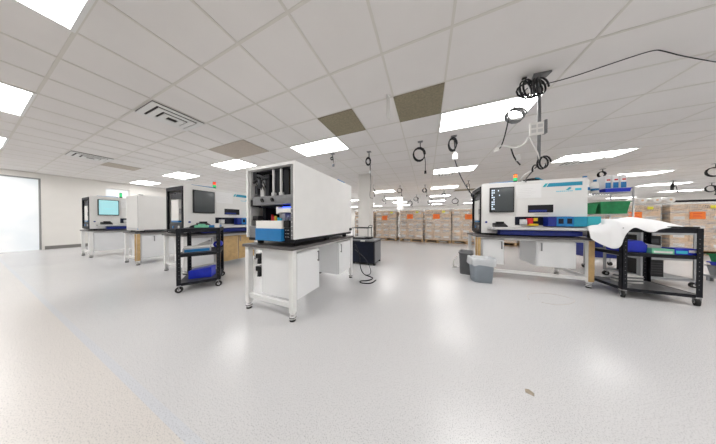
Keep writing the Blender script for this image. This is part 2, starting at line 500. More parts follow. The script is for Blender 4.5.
# dark interior lining
mb = MB()
wbx(XL + .029, XL + .037, YF + .03, YB - .4, ZB + .02, ZT - .031, 'panel_grey', mb=mb)
wbx(XL + .045, XR - .06, YF + .50, YF + .52, ZB + .02, ZT - .031, 'black_metal', mb=mb)
wbx(XL + .045, XR - .06, YF + .05, YF + .62, ZT - .045, ZT - .032, 'dark_grey', mb=mb)
wbx(XL + .045, XR - .06, YF + .12, YF + .49, 1.185, 1.20, 'navy_black', mb=mb)
wbx(XL + .14, XR - .06, YF + .33, YF + .345, .967, 1.184, 'navy_black', mb=mb)
mb.build('inner_lining', mc)
mb = MB()
wbx(XR - .058, XR - .024, YF + .005, YF + .6, ZB + .02, ZT - .031, 'mid_grey', .002, mb)
for q in range(7):
    wcyl((XR - .041, YF + .006, .88 + q * .045), (XR - .041, YF - .001, .88 + q * .045), .006, 'aluminium', mb, 8)
mb.build('side_post', mc)
mb = MB()
wbx(-1.865, -1.285, YF + .015, YF + .10, 1.205, 1.30, 'mid_grey', .004, mb)
gb = mb.build('gantry_beam', mc)
mb = MB(); wbx(-1.90, -1.866, YF + .012, YF + .12, 1.19, 1.27, 'black_plastic', .004, mb); mb.build('beam_end_block', gb)
for x in (-1.70, -1.545):
    mb = MB()
    wbx(x - .018, x + .018, YF + .004, YF + .0145, 1.235, 1.262, 'black_plastic', .002, mb)
    wcyl((x + .008, YF + .004, 1.258), (x + .008, YF - .012, 1.258), .017, 'black_plastic', mb, 10)
    mb.build('beam_latch', gb)
for x, mcol in ((-1.56, 'panel_grey'), (-1.448, 'panel_grey')):
    mb = MB()
    wbx(x - .009, x + .009, YF + .03, YF + .05, 1.305, 1.59, 'panel_grey', .002, mb)
    wbx(x - .006, x + .092, YF + .055, YF + .50, 1.305, 1.585, 'black_metal', .003, mb)
    wbx(x - .014, x + .03, YF + .02, YF + .05, 1.302, 1.335, 'panel_grey', .003, mb)
    mb.build('vertical_plate', mc)
mb = MB(); wbx(-1.335, -1.318, YF + .06, YF + .30, 1.305, 1.565, 'yellow', .001, mb); mb.build('yellow_strip', mc)
mb = MB()
wbx(-1.314, -1.286, YF + .05, YF + .35, 1.305, 1.575, 'black_metal', mb=mb)
mb.build('cable_guide', mc)
mb = MB()       # pick-up head on the left
wbx(-1.90, -1.60, YF + .18, YF + .34, 1.34, 1.58, 'black_metal', .006, mb)
wbx(-1.80, -1.74, YF + .06, YF + .18, 1.31, 1.46, 'panel_grey', .006, mb)
wbx(-1.70, -1.64, YF + .05, YF + .16, 1.31, 1.55, 'black_metal', .004, mb)
for x in (-1.85, -1.815, -1.77, -1.735):
    wcyl((x, YF + .10, 1.42), (x, YF + .10, 1.56), .012, 'mid_grey', mb, 10)
    wcyl((x, YF + .10, 1.56), (x, YF + .10, 1.575), .018, 'black_plastic', mb, 10)
wcyl((-1.84, YF + .08, 1.50), (-1.68, YF + .08, 1.47), .02, 'mid_grey', mb, 10)
wcyl((-1.69, YF + .10, 1.49), (-1.69, YF + .10, 1.56), .028, 'dark_grey', mb, 12)
wbx(-1.895, -1.83, YF + .04, YF + .17, 1.49, 1.585, 'black_metal', .006, mb)
wbx(-1.89, -1.85, YF + .06, YF + .17, 1.34, 1.44, 'dark_grey', .006, mb)
wcyl((-1.87, YF + .03, 1.47), (-1.76, YF + .03, 1.52), .014, 'black_plastic', mb, 8)
wcyl((-1.80, YF + .03, 1.55), (-1.66, YF + .05, 1.50), .016, 'dark_grey', mb, 8)
wcyl((-1.78, YF + .04, 1.40), (-1.78, YF + .04, 1.50), .022, 'dark_grey', mb, 10)
hd = mb.build('pick_head', mc)
mb = MB()
for s_ in range(4):
    x = -1.84 + .04 * s_
    mb.tube([(x - ox, YF + .07 - oy, 1.55 - oz), (x - .02 - ox, YF + .03 - oy, 1.50 - oz), (x + .03 - ox, YF + .04 - oy, 1.42 - oz), (x + .01 - ox, YF + .08 - oy, 1.36 - oz)], .005, 'black_plastic')
mb.build('hose', hd)
mb = MB(); wbx(-1.50, -1.30, YF + .105, YF + .12, 1.172, 1.184, 'led_blue', mb=mb)
mb.build('blue_light_strip', mc)
mb = MB(); wbx(-1.51, -1.285, YF + .03, YF + .10, 1.115, 1.16, 'label_white', .004, mb); wbx(-1.515, -1.495, YF + .03, YF + .10, 1.10, 1.18, 'label_white', .003, mb)
mb.build('white_bracket', mc)
mb = MB()
wbx(-1.81, -1.765, YF + .10, YF + .32, .967, 1.183, 'black_metal', mb=mb)
mb.build('dark_column', mc)
mb = MB()
wbx(-1.40, -1.29, YF + .12, YF + .14, .967, 1.11, 'black_metal', mb=mb)
mb.build('dark_column', mc)
mb = MB(); wbx(XL + .045, XR - .06, YF + .10, YF + .62, .95, .965, 'mid_grey', mb=mb); mb.build('inner_deck', mc)
mb = MB()
for (x, c, h) in ((-1.70, 'red', .085), (-1.665, 'red', .06), (-1.645, 'yellow', .07), (-1.60, 'cyan', .05), (-1.565, 'cyan', .04)):
    wcyl((x, YF + .14, .966), (x, YF + .14, 1.015 + h), .014, c, mb, 10)
wbx(-1.63, -1.54, YF + .18, YF + .30, .966, 1.115, 'label_white', .006, mb)
wbx(-1.50, -1.42, YF + .16, YF + .24, .966, 1.095, 'panel_grey', .006, mb)
wbx(-1.40, -1.30, YF + .15, YF + .30, .966, 1.10, 'label_white', .006, mb)
wcyl((-1.47, YF + .13, .966), (-1.44, YF + .13, 1.07), .012, 'mid_grey', mb, 8)
mb.build('feeder_block', mc)
mb = MB()
wbx(-1.752, -1.375, YF - .03, YF + .095, .945, 1.028, 'label_white', .004, mb); dr = mb.build('front_drawer', mc)
mb = MB()
wbx(-1.757, -1.372, YF - .035, YF + .09, .815, .944, 'blue_gloss', .004, mb); mb.build('blue_drawer_front', mc)
mb = MB(); wbx(-1.90, -1.762, YF + .0, YF + .09, .836, .965, 'mid_grey', .004, mb); mb.build('grey_side_box', mc)
mb = MB()
wbx(-1.84, -1.80, YF + .03, YF + .07, .966, 1.03, 'black_plastic', .004, mb)
wbx(-1.88, -1.78, YF + .02, YF + .08, 1.03, 1.085, 'black_plastic', .012, mb); mb.build('camera_head', mc)
mb = MB()
wbx(-1.37, -1.285, YF - .0, YF + .09, .836, .955, 'black_metal', .003, mb)
wbx(-1.37, -1.30, YF - .005, YF + .05, .957, 1.03, 'black_plastic', .003, mb)
for q in range(9):
    wcyl((-1.345 + .02 * (q % 3), YF - .003, .86 + .035 * (q // 3)), (-1.345 + .02 * (q % 3), YF + .002, .86 + .035 * (q // 3)), .004, 'aluminium', mb, 6)
mb.build('connector_panel', mc)
mb = MB(); wbx(-1.30, -1.24, 2.22, 2.42, ZT, ZT + .022, 'blue_gloss', mb=mb); mb.build('blue_top_tag', mc)
mb = MB(); wbx(XR, XR + .02, 2.57, 2.63, .86, .90, 'black_plastic', .003, mb); mb.build('power_inlet', mc)

# ------------------------------------------------------------------ machine with a screen (local: x along the front, -y front, open dark end at x=0)
def screen_machine(label, loc, rz, lit=False, lamps=('lamp_red', 'lamp_green'), icons=False):
    L, D, zb, zt = 1.38, .70, .035, .952           # heights above the benchtop
    t = thing('placement_machine', label, 'machine', loc, rz)
    # housing made of front, back, top and far end, open at the near end
    bx(.0, L, 0, .035, zb, zt - .02, 'machine_white', .005).build('front_panel', t)
    bx(.02, L, D - .03, D, zb, zt - .02, 'machine_white', .004).build('back_panel', t)
    MB().prism([(-.0, zt - .019), (L, zt - .019), (L, zt), (.03, zt + .012), (.0, zt)], 'y', 0, D, 'machine_white', .003).build('top_panel', t)
    bx(L - .03, L - .001, .036, D - .031, zb, zt - .02, 'machine_white').build('end_panel', t)
    bx(.01, L - .01, .01, D - .01, zb - .02, zb - .001, 'black_metal').build('base_plate', t)
    for x in (.1, L - .1):
        for y in (.1, D - .1): MB().cyl((x, y, 0), (x, y, zb - .02), .03, 'rubber').build('foot', t)
    # open end: black frame, white inner tower, dark interior
    mb = MB()
    mb.box(-.012, .02, .04, .085, zb + .01, zt - .03, 'black_metal').box(-.012, .02, D - .075, D - .032, zb + .01, zt - .03, 'black_metal')
    mb.box(-.012, .02, .086, D - .076, zt - .10, zt - .03, 'black_metal').box(-.012, .02, .086, D - .076, zb + .01, zb + .06, 'black_metal')
    mb.build('end_frame', t)
    bx(.30, .31, .036, D - .031, zb, zt - .02, 'navy_black').build('inner_wall', t)
    mb = MB()
    mb.box(.0, .10, .22, .50, .27, .68, 'label_white', .006).box(-.002, .09, .22, .50, .235, .269, 'blue_gloss', .003)
    tw = mb.build('white_tower', t)
    mb = MB()
    mb.box(.02, .14, .12, .58, .70, .80, 'dark_grey', .01)
    for q in range(4): mb.cyl((.04, .16 + .1 * q, .70), (.04, .16 + .1 * q, .83), .02, 'mid_grey', 10)
    mb.box(.0, .12, .12, .58, .08, .20, 'dark_grey', .01).cyl((.0, .2, .14), (-.01, .2, .14), .03, 'aluminium').cyl((.0, .42, .14), (-.01, .42, .14), .025, 'blue_gloss')
    mb.box(-.005, .08, .11, .2, .40, .5, 'mid_grey', .01)
    mb.build('end_mechanism', t)
    # screen
    sc = bx(.118, .47, -.03, -.001, .42, .872, 'black_plastic', .006).build('screen', t)
    mb = bx(.134, .454, -.032, -.0305, .44, .855, 'screen_cyan' if lit else 'screen_dark')
    if lit:
        mb.box(.24, .35, -.0335, -.0322, .60, .612, 'screen_cyan_mark')
        for q in range(9):
            a = PI + PI * q / 8
            mb.box(.295 + .08 * math.cos(a) - .008, .295 + .08 * math.cos(a) + .008, -.0335, -.0322, .63 + .03 * math.sin(a), .636 + .03 * math.sin(a), 'screen_cyan_mark')
    elif icons:
        for q in range(9):
            for c_ in range(2):
                if (q * 2 + c_) % 5 == 3: continue
                mb.box(.142 + c_ * .026, .160 + c_ * .026, -.0335, -.0322, .47 + q * .042, .495 + q * .042, 'screen_icons')
        mb.box(.235, .248, -.0335, -.0322, .80, .825, 'screen_icons').box(.25, .265, -.0335, -.0322, .715, .74, 'screen_icons')
    mb.build('display', sc)
    mb = MB(); mb.cyl((.07, -.012, .24), (.07, .0, .24), .018, 'blue_deep'); mb.build('power_button', t)
    mb = MB(); mb.cyl((.52, -.02, .70), (.52, 0, .70), .012, 'white_enamel'); mb.build('hook', t)
    # inspection panel with seams and dark rounded slot
    mb = MB()
    mb.box(.51, 1.15, -.008, -.001, .34, .655, 'machine_white', .003)
    dp = mb.build('service_door', t)
    mb = MB(); mb.box(.66, .98, -.016, -.009, .405, .535, 'black_plastic', .0035); w_ = mb.build('viewing_slot', dp)
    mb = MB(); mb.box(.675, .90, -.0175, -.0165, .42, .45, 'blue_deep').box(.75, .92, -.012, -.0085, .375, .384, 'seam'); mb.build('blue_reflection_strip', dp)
    mb = MB(); mb.box(.50, .835, -.006, -.001, .66, .90, 'paper_sheet')
    for q in range(5): mb.box(.53, .70 + .03 * (q % 3), -.0068, -.0062, .70 + q * .03, .703 + q * .03, 'panel_grey')
    mb.build('instruction_sheet', t)
    mb = MB()
    mb.prism([(.90, .835), (1.32, .835), (1.32, .895), (.93, .895)], 'y', -.003, -.0005, 'teal')
    mb.prism([(.85, .835), (.885, .835), (.92, .895), (.885, .895)], 'y', -.003, -.0005, 'teal_light')
    mb.build('teal_stripe', t)
    mb = MB()
    mb.prism([(1.13, .775), (1.16, .765), (1.20, .79), (1.17, .80)], 'y', -.003, -.0005, 'teal_light')
    mb.prism([(1.15, .795), (1.19, .80), (1.20, .812), (1.17, .81)], 'y', -.003, -.0005, 'teal')
    for q in range(9): mb.box(1.02 + q * .022, 1.035 + q * .022, -.003, -.0005, .745, .757, 'cyan')
    mb.box(1.24, 1.31, -.003, -.0005, .755, .79, 'cyan')
    mb.build('logo_print', t)
    # lower bay
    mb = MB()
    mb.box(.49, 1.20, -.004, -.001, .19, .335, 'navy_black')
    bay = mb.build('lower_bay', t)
    mb = MB(); mb.box(.55, .62, -.09, -.005, .20, .29, 'panel_grey', .008); mb.build('white_feeder', bay)
    if icons:
     mb = MB(); mb.box(.64, .70, -.08, -.005, .20, .31, 'red', .006).box(.71, .76, -.08, -.005, .26, .31, 'yellow', .006).box(.65, .76, -.10, -.005, .18, .215, 'yellow', .006)
     mb.build('coloured_feeder', bay)
    for q in range(5):
        mb = MB()
        mm = ('blue_deep', 'blue_gloss', 'blue_gloss', 'teal', 'teal_light')[q]
        xa, xb = ((.86, .955), (.957, 1.055), (1.057, 1.15), (1.152, 1.295), (1.297, 1.435))[q]
        mb.box(xa, xb, -.14, -.005, .175, .33, mm, .004)
        if q in (1, 2): mb.box(xa + .02, xb - .02, -.1415, -.139, .22, .30, 'navy_black')
        mb.build('parts_bin', bay)
    # tray shelf in front, blue band below, keyboard
    tr_ = bx(.09, 1.41, -.22, -.001, .115, .155, 'panel_grey', .004).build('front_tray', t)
    mb = MB(); mb.box(.24, 1.26, -.12, -.001, .02, .10, 'blue_deep', .004); mb.build('blue_drawer', t)
    mb = MB()
    mb.prism([(-.18, .1561), (-.05, .1561), (-.045, .225), (-.17, .18)], 'x', .15, .33, 'black_plastic', .003)
    mb.box(.20, .31, -.09, -.03, .21, .25, 'black_plastic', .008)
    mb.build('keyboard', t)
    # top trim
    mb = MB(); mb.prism([(.06, zt + .001), (.47, zt + .001), (.47, zt + .028), (.12, zt + .02)], 'y', .02, .20, 'blue_gloss'); mb.build('top_lid', t)
    mb = MB(); mb.cyl((.53, .10, zt), (.53, .10, zt + .04), .028, 'black_plastic')
    sl = mb.build('signal_lamp', t)
    h = zt + .04
    for mm in lamps[::-1]:
        mb = MB(); mb.cyl((.53, .10, h + .001), (.53, .10, h + .055), .027, mm, 16); mb.build('lamp_segment', sl); h += .057
    mb = MB(); mb.cyl((.53, .10, h), (.53, .10, h + .012), .026, 'black_plastic'); mb.build('lamp_cap', sl)
    return t

# right bench and its machine
bench('white workbench with tan front legs under the right machine', (1.595, 4.03, 0), 0, 1.46, .74,
      cabs=((-.645, -.33, .25, .20, -.37), (.10, .56, .27, .20, .15)), tan_legs=(0, 1), rails=('left', 'right'), low_rail='front')
rm = screen_machine('white machine with dark screen and teal stripe on the right workbench', (.966, 3.80, .76), 0, lamps=('lamp_orange', 'lamp_green'), icons=True)
mb = MB()
mb.prism([(.58, .953), (.84, .953), (.84, .985), (.78, 1.01), (.66, .985)], 'y', .05, .25, 'black_plastic', .006)
mb.tube([(.82, .1, 1.0), (.74, .04, 1.0), (.66, .10, .995), (.56, .06, .967)], .014, 'black_plastic')
mb.tube([(.78, .06, 1.01), (.82, .04, 1.0), (.86, .06, .975), (.92, .1, .965)], .012, 'teal')
mb.build('cable_bundle', rm)

# left machine behind the cart
bench('white workbench with tan cabinet doors under the left dark-screen machine', (-4.6, 2.34, 0), R(90), 1.46, .78,
      cabs=((-.64, -.24, .12, .2, -.29, 'cabinet_white'), (-.20, .255, .10, .2, -.15), (.26, .66, .10, .2, .30)), doors='tan', rails=('left',), low_rail=True)
lm = screen_machine('white machine with dark screen and red-green signal lamp behind the left black cart', (-4.20, 1.625, .76), R(90))
# far left machine with the lit screen
bench('white workbench under the far left machine with the cyan screen', (-9.0, 2.11, 0), R(90), 1.46, .80,
      cabs=((-.66, .10, .16, .2, .03), (.14, .40, .05, .2, .2)), rails=('left',), doors='white')
fm_ = screen_machine('white machine with lit cyan screen near the left wall', (-8.60, 1.39, .76), R(90), lit=True, lamps=('lamp_green', 'lamp_green'))
# blank machine
bench('white workbench with tan front legs under the blank white machine', (-6.49, 2.275, 0), R(90), 1.44, .72,
      cabs=((-.65, .60, .14, .2, -.45),), tan_legs=(0,), rails=('left',))
bm_ = thing('covered_machine', 'blank white machine with closed panels on the tan-legged bench', 'machine', (-6.48, 2.265, .76), R(90))
bx(-.68, .68, -.36, .36, .03, .86, 'machine_white', .012).build('housing', bm_)
mb = MB(); mb.box(-.683, -.681, -.34, .30, .06, .10, 'panel_grey').box(-.60, -.2, -.363, -.361, .034, .05, 'dark_grey').box(.15, .50, -.363, -.361, .034, .05, 'dark_grey')
mb.build('base_strip', bm_)
for x in (-.60, .60):
    for y in (-.28, .28): MB().cyl((x, y, 0), (x, y, .03), .035, 'rubber').build('foot', bm_)
mb = MB(); mb.box(-.62, .62, -.32, .32, .861, .874, 'machine_white', .004).box(-.66, -.60, -.34, -.30, .861, .878, 'mid_grey', .003); mb.build('lid', bm_)
mb = MB(); mb.box(-.684, -.681, -.345, -.33, .1, .84, 'seam').box(-.684, -.681, -.38 + .035, -.31, .055, .085, 'blue_gloss'); mb.build('corner_trim', bm_)

# ------------------------------------------------------------------ black utility carts
def cart(name_label, loc, rz, W_, D_, H, zmid, post='black_metal', mid=True, shelf_m='dark_grey', wheel_angle=90):
    t = thing('utility_cart', name_label, 'cart', loc, rz)
    x0, x1, y0, y1 = -W_ / 2, W_ / 2, -D_ / 2, D_ / 2
    def shelf(z, lip):
        mb = MB()
        mb.box(x0 + .004, x1 - .004, y0 + .004, y1 - .004, z - .012, z, shelf_m)
        for a in ((x0, x1, y0, y0 + .006), (x0, x1, y1 - .006, y1), (x0, x0 + .006, y0, y1), (x1 - .006, x1, y0, y1)):
            mb.box(*a, z - lip, z + .004, post)
        mb.build('shelf', t)
    shelf(H, .055)
    if mid: shelf(zmid, .04)
    shelf(.13, .035)
    for sx in (0, 1):
        for sy in (0, 1):
            px = x0 - .004 if sx == 0 else x1 + .004
            py = y0 - .004 if sy == 0 else y1 + .004
            dx = .045 if sx == 0 else -.045; dy = .045 if sy == 0 else -.045
            mb = MB()
            ax = sorted((px, px + dx)); ay = sorted((py, py + dy))
            e = .005
            ty = sorted((py, py + (e if dy > 0 else -e))); tx = sorted((px, px + (e if dx > 0 else -e)))
            mb.box(ax[0], ax[1], ty[0], ty[1], .105, H + .004, post)
            mb.box(tx[0], tx[1], ay[0], ay[1], .105, H + .004, post)
            for q in range(12):
                zz = .2 + q * .055
                if zz < H - .06: mb.cyl((px + dx * .6, ty[0] - .0008, zz), (px + dx * .6, ty[0] + .002, zz), .004, 'mid_grey', 6)
            mb.build('corner_post', t)
            cx, cy = px + dx * .5, py + dy * .5
            ca = MB()
            wc, ws = math.cos(R(wheel_angle)), math.sin(R(wheel_angle))
            ca.box(cx - .022, cx + .022, cy - .022, cy + .022, .097, .105, 'steel')
            for sg in (-.021, .021):
                ca.cyl((cx + wc * sg, cy + ws * sg, .040), (cx + wc * sg, cy + ws * sg, .0965), .007, 'mid_grey', 8)
            co = ca.build('caster', t)
            wl = MB()
            wl.cyl((cx - wc * .014, cy - ws * .014, .042), (cx + wc * .014, cy + ws * .014, .042), .042, 'rubber', 20)
            wl.cyl((cx - wc * .0155, cy - ws * .0155, .042), (cx + wc * .0155, cy + ws * .0155, .042), .018, 'panel_grey', 14)
            wl.build('wheel', co)
    return t
LC = (-3.385, 1.535); LA = R(57.6)
lc = cart('black three-shelf utility cart in front of the left dark-screen machine', (LC[0], LC[1], 0), LA, .47, .62, .91, .545)
RC = (2.73, 3.655)
rc = cart('black utility cart under the white cloth beside the right workbench', (RC[0], RC[1], 0), 0, .62, .53, .93, .60, shelf_m='shelf_grey', wheel_angle=-25)

def on_left(x, y, z):
    c, s = math.cos(LA), math.sin(LA); return (LC[0] + c * x - s * y, LC[1] + s * x + c * y, z)
def solo(mb, name, label, cat, loc, rz=0, group=None):
    o = mb.build(name, None, loc, rz); return tag(o, label, cat, group)
# open blue bin on the left cart's lowest shelf
def tote(w_, d_, h_, m, taper=.02, lip=.01):
    mb = MB(); th = .006
    def ring(z, e): return [(-w_ / 2 + e, -d_ / 2 + e, z), (w_ / 2 - e, -d_ / 2 + e, z), (w_ / 2 - e, d_ / 2 - e, z), (-w_ / 2 + e, d_ / 2 - e, z)]
    i = mb.mi(m)
    rs = [ring(0, taper), ring(h_, 0), ring(h_, th), ring(.006, taper + th)]
    V = [[mb.bm.verts.new(p) for p in r] for r in rs]
    for a, b_ in zip(V[:-1], V[1:]):
        for k in range(4):
            mb.bm.faces.new((a[k], a[(k + 1) % 4], b_[(k + 1) % 4], b_[k])).material_index = i
    mb.bm.faces.new(V[0][::-1]).material_index = i; mb.bm.faces.new(V[-1]).material_index = i
    mb.box(-w_ / 2 - lip, w_ / 2 + lip, -d_ / 2 - lip, -d_ / 2, h_ - .018, h_, m)
    mb.box(-w_ / 2 - lip, w_ / 2 + lip, d_ / 2, d_ / 2 + lip, h_ - .018, h_, m)
    mb.box(-w_ / 2 - lip, -w_ / 2, -d_ / 2, d_ / 2, h_ - .018, h_, m)
    mb.box(w_ / 2, w_ / 2 + lip, -d_ / 2, d_ / 2, h_ - .018, h_, m)
    return mb
solo(MB().prism([(-.14, 0), (.14, 0), (.14, .15), (.11, .155), (-.14, .12)], 'y', -.09, .09, 'blue_pure', .006), 'storage_box', 'blue box on the bottom shelf of the left black cart', 'box', on_left(.0, -.06, .131), LA - R(12))
mb = MB(); mb.box(-.19, .13, -.08, .06, 0, .065, 'clear_plastic', .012); mb.box(-.17, .11, -.088, -.081, .008, .05, 'blue_gloss'); mb.box(-.18, .12, -.07, .05, .066, .09, 'label_white', .01)
solo(mb, 'parts_pack', 'white and blue plastic pack on the middle shelf of the left black cart', 'pack', on_left(-.02, -.10, .546), LA + R(6))
mb = MB()
mb.prism([(-.17, 0), (.09, 0), (.10, .10), (.08, .145), (-.05, .095)], 'y', -.02, .13, 'panel_grey', .01)
solo(mb, 'foam_bag', 'white crumpled bag behind the plastic pack on the left black cart', 'bag', on_left(-.01, .08, .546), LA + R(4))
mb = MB(); mb.cyl((-.055, 0, .058), (.055, 0, .058), .058, 'blue_pure', 18); mb.cyl((-.057, 0, .058), (.057, 0, .058), .022, 'label_white', 10)
solo(mb, 'tape_roll', 'blue roll at the right edge of the left cart middle shelf', 'roll', on_left(.17, .22, .551), LA + R(80))
mb = MB(); mb.box(-.10, .06, -.06, .05, 0, .04, 'green_pale', .012); mb.box(-.06, .02, -.05, .04, .041, .06, 'green_pale', .01)
solo(mb, 'glove_pack', 'pale green pack on top of the left black cart', 'pack', on_left(.02, -.10, .915), LA)
mb = MB(); mb.box(-.03, .03, -.03, .03, 0, .07, 'label_white', .008)
solo(mb, 'small_bottle', 'small white container on top of the left black cart', 'container', on_left(.19, -.16, .915), LA)
mb = MB(); mb.prism([(-.09, 0), (.09, 0), (.09, .02), (.03, .06), (-.07, .03)], 'y', -.04, .04, 'black_plastic', .004)
solo(mb, 'handheld_scanner', 'black handheld device lying on top of the left cart', 'scanner', on_left(-.09, .08, .915), LA + R(15))
mb = MB(); mb.box(-.16, .16, -.07, .07, 0, .035, 'blue_gloss', .008)
solo(mb, 'blue_tray', 'low blue tray at the right end of the left cart top', 'tray', on_left(.14, .17, .915), LA + R(90))

# right cart contents
solo(MB().prism([(-.13, 0), (.10, 0), (.11, .10), (.06, .16), (-.07, .15), (-.14, .08)], 'y', -.10, .10, 'blue_pure', .02), 'blue_bag', 'blue plastic bag at the left of the right cart middle shelf', 'bag', (RC[0] - .155, RC[1] - .10, .605))
mb = MB(); mb.box(-.085, .085, -.06, .06, 0, .065, 'green_pale', .004); mb.box(-.07, .07, -.0615, -.0605, .012, .038, 'label_white')
solo(mb, 'green_carton', 'small green carton on the right cart middle shelf', 'carton', (RC[0] + .036, RC[1] - .19, .605), R(-3))
mb = MB(); mb.box(-.10, .08, -.06, .06, 0, .08, 'blue_pure', .004); mb.box(-.09, .0, -.0615, -.0605, .015, .05, 'cyan'); mb.box(.01, .07, -.0615, -.0605, .03, .06, 'label_white')
solo(mb, 'blue_carton', 'blue carton beside the green one on the right cart middle shelf', 'carton', (RC[0] + .221, RC[1] - .18, .605), R(4))
mb = MB(); mb.prism([(-.15, 0), (.13, 0), (.13, .08), (.0, .10), (-.12, .15)], 'y', -.05, .07, 'label_white', .006)
solo(mb, 'paper_stack', 'stack of white papers at the back of the right cart middle shelf', 'papers', (RC[0] + .10, RC[1] + .06, .605), R(-8))
mb = MB(); mb.box(-.12, .12, -.03, .03, 0, .02, 'black_plastic', .005); mb.box(-.11, -.02, -.029, .029, .0205, .026, 'panel_grey')
solo(mb, 'tablet_holder', 'flat black device on the right end of the cloth-covered cart', 'device', (RC[0] + .18, RC[1] - .225, .935), R(0))
mb = MB()
for q in range(5): mb.box(-.12 + .01 * q, .1 + .012 * (q % 2), -.07, .08, .022 * q, .022 * q + .02, ('label_white', 'mid_grey')[q % 2], .003)
solo(mb, 'sheet_stack', 'untidy stack of papers and plates on the right cart bottom shelf', 'papers', (RC[0] + .0, RC[1] + .10, .131), R(12))

# white cloth draped over the cart top and falling at its left
CT = [
 [(3.01, 3.86, .950), (3.01, 3.75, .965), (3.01, 3.62, .970), (2.99, 3.52, .960), (2.97, 3.46, .946)],
 [(2.86, 3.90, .965), (2.86, 3.78, 1.02), (2.86, 3.64, 1.035), (2.85, 3.50, 1.0), (2.84, 3.42, .945)],
 [(2.72, 3.90, .975), (2.72, 3.80, 1.04), (2.72, 3.62, 1.06), (2.71, 3.46, 1.01), (2.70, 3.362, .915)],
 [(2.60, 3.90, .970), (2.60, 3.80, 1.04), (2.61, 3.62, 1.06), (2.61, 3.44, 1.00), (2.62, 3.358, .880)],
 [(2.50, 3.90, .965), (2.50, 3.80, 1.03), (2.50, 3.62, 1.05), (2.49, 3.43, .995), (2.49, 3.368, .935)],
 [(2.43, 3.86, .950), (2.43, 3.76, 1.01), (2.43, 3.60, 1.03), (2.42, 3.42, .98), (2.41, 3.355, .80)],
 [(2.37, 3.64, .965), (2.37, 3.60, .985), (2.37, 3.54, .98), (2.365, 3.44, .90), (2.36, 3.375, .650)],
 [(2.29, 3.63, .935), (2.29, 3.60, .945), (2.29, 3.56, .93), (2.28, 3.48, .86), (2.27, 3.44, .690)],
 [(2.21, 3.625, .925), (2.21, 3.60, .928), (2.21, 3.565, .905), (2.21, 3.54, .85), (2.21, 3.52, .775)],
]
def catmull(P, t):
    n = len(P) - 1; k = min(int(t * n), n - 1); f = t * n - k
    p = [Vector(P[max(0, min(n, k + d))]) for d in (-1, 0, 1, 2)]
    return .5 * ((2 * p[1]) + (p[2] - p[0]) * f + (2 * p[0] - 5 * p[1] + 4 * p[2] - p[3]) * f * f + (3 * p[1] - p[0] - 3 * p[2] + p[3]) * f ** 3)
NX, NY = 64, 40
bmc = bmesh.new()
grid = []
for i in range(NX + 1):
    u = i / NX; row = []
    for j in range(NY + 1):
        v = j / NY
        rows = [catmull([CT[c][r_] for c in range(len(CT))], u) for r_ in range(5)]
        p = catmull(rows, v)
        amp = math.sin(PI * min(1, v * 1.4 + .1)) if v < .9 else .25
        p.z += .008 * amp * (math.sin(21 * u + 5 * v) + math.sin(13 * v - 17 * u + 1))
        if v > .6: p.y += .010 * (v - .6) * 2.5 * math.sin(34 * u)
        row.append(bmc.verts.new(p))
    grid.append(row)
for i in range(NX):
    for j in range(NY):
        f = bmc.faces.new((grid[i][j], grid[i + 1][j], grid[i + 1][j + 1], grid[i][j + 1])); f.smooth = True
bmesh.ops.recalc_face_normals(bmc, faces=bmc.faces)
me = bpy.data.meshes.new('dust_cloth'); bmc.to_mesh(me); bmc.free(); me.materials.append(M['cloth_white'])
cl = bpy.data.objects.new('dust_cloth', me); C.objects.link(cl)
sd = cl.modifiers.new('thick', 'SOLIDIFY'); sd.thickness = .005; sd.offset = 1
tag(cl, 'white cloth draped over the right black cart', 'cloth')

# second cart and table behind at the right edge
cart('dark cart with grey posts standing behind the right black cart', (3.45, 4.48, 0), R(8), .62, .50, .86, .45, post='cart_grey', shelf_m='cart_grey')
pc = thing('computer_tower', 'black computer tower on the bottom shelf of the rear right cart', 'computer', (3.36, 4.46, .131), R(8))
bx(-.09, .09, -.2, .2, 0, .27, 'black_plastic', .006).build('case', pc)
mb = MB()
for q in range(5): mb.box(-.07, .07, -.203, -.2005, .05 + .04 * q, .06 + .04 * q, 'dark_grey')
mb.build('vent_slots', pc)
mb = bx(-.08, .08, -.19, .19, 0, .33, 'black_plastic', .008); mb.box(-.05, .05, -.193, -.1905, .22, .28, 'dark_grey')
solo(mb, 'black_box', 'tall black box on the middle shelf of the rear right cart', 'box', (3.35, 4.46, .455), R(8))
mt = thing('monitor', 'black monitor on the rear right cart behind the cloth', 'monitor', (3.36, 4.42, .862), R(8))
bx(-.12, .12, -.08, .08, 0, .012, 'black_plastic', .004).build('base', mt)
bx(-.02, .02, .0, .03, .0125, .12, 'black_plastic').build('stand', mt)
bx(-.22, .22, -.02, -.001, .05, .10, 'black_plastic', .004).build('panel', mt)

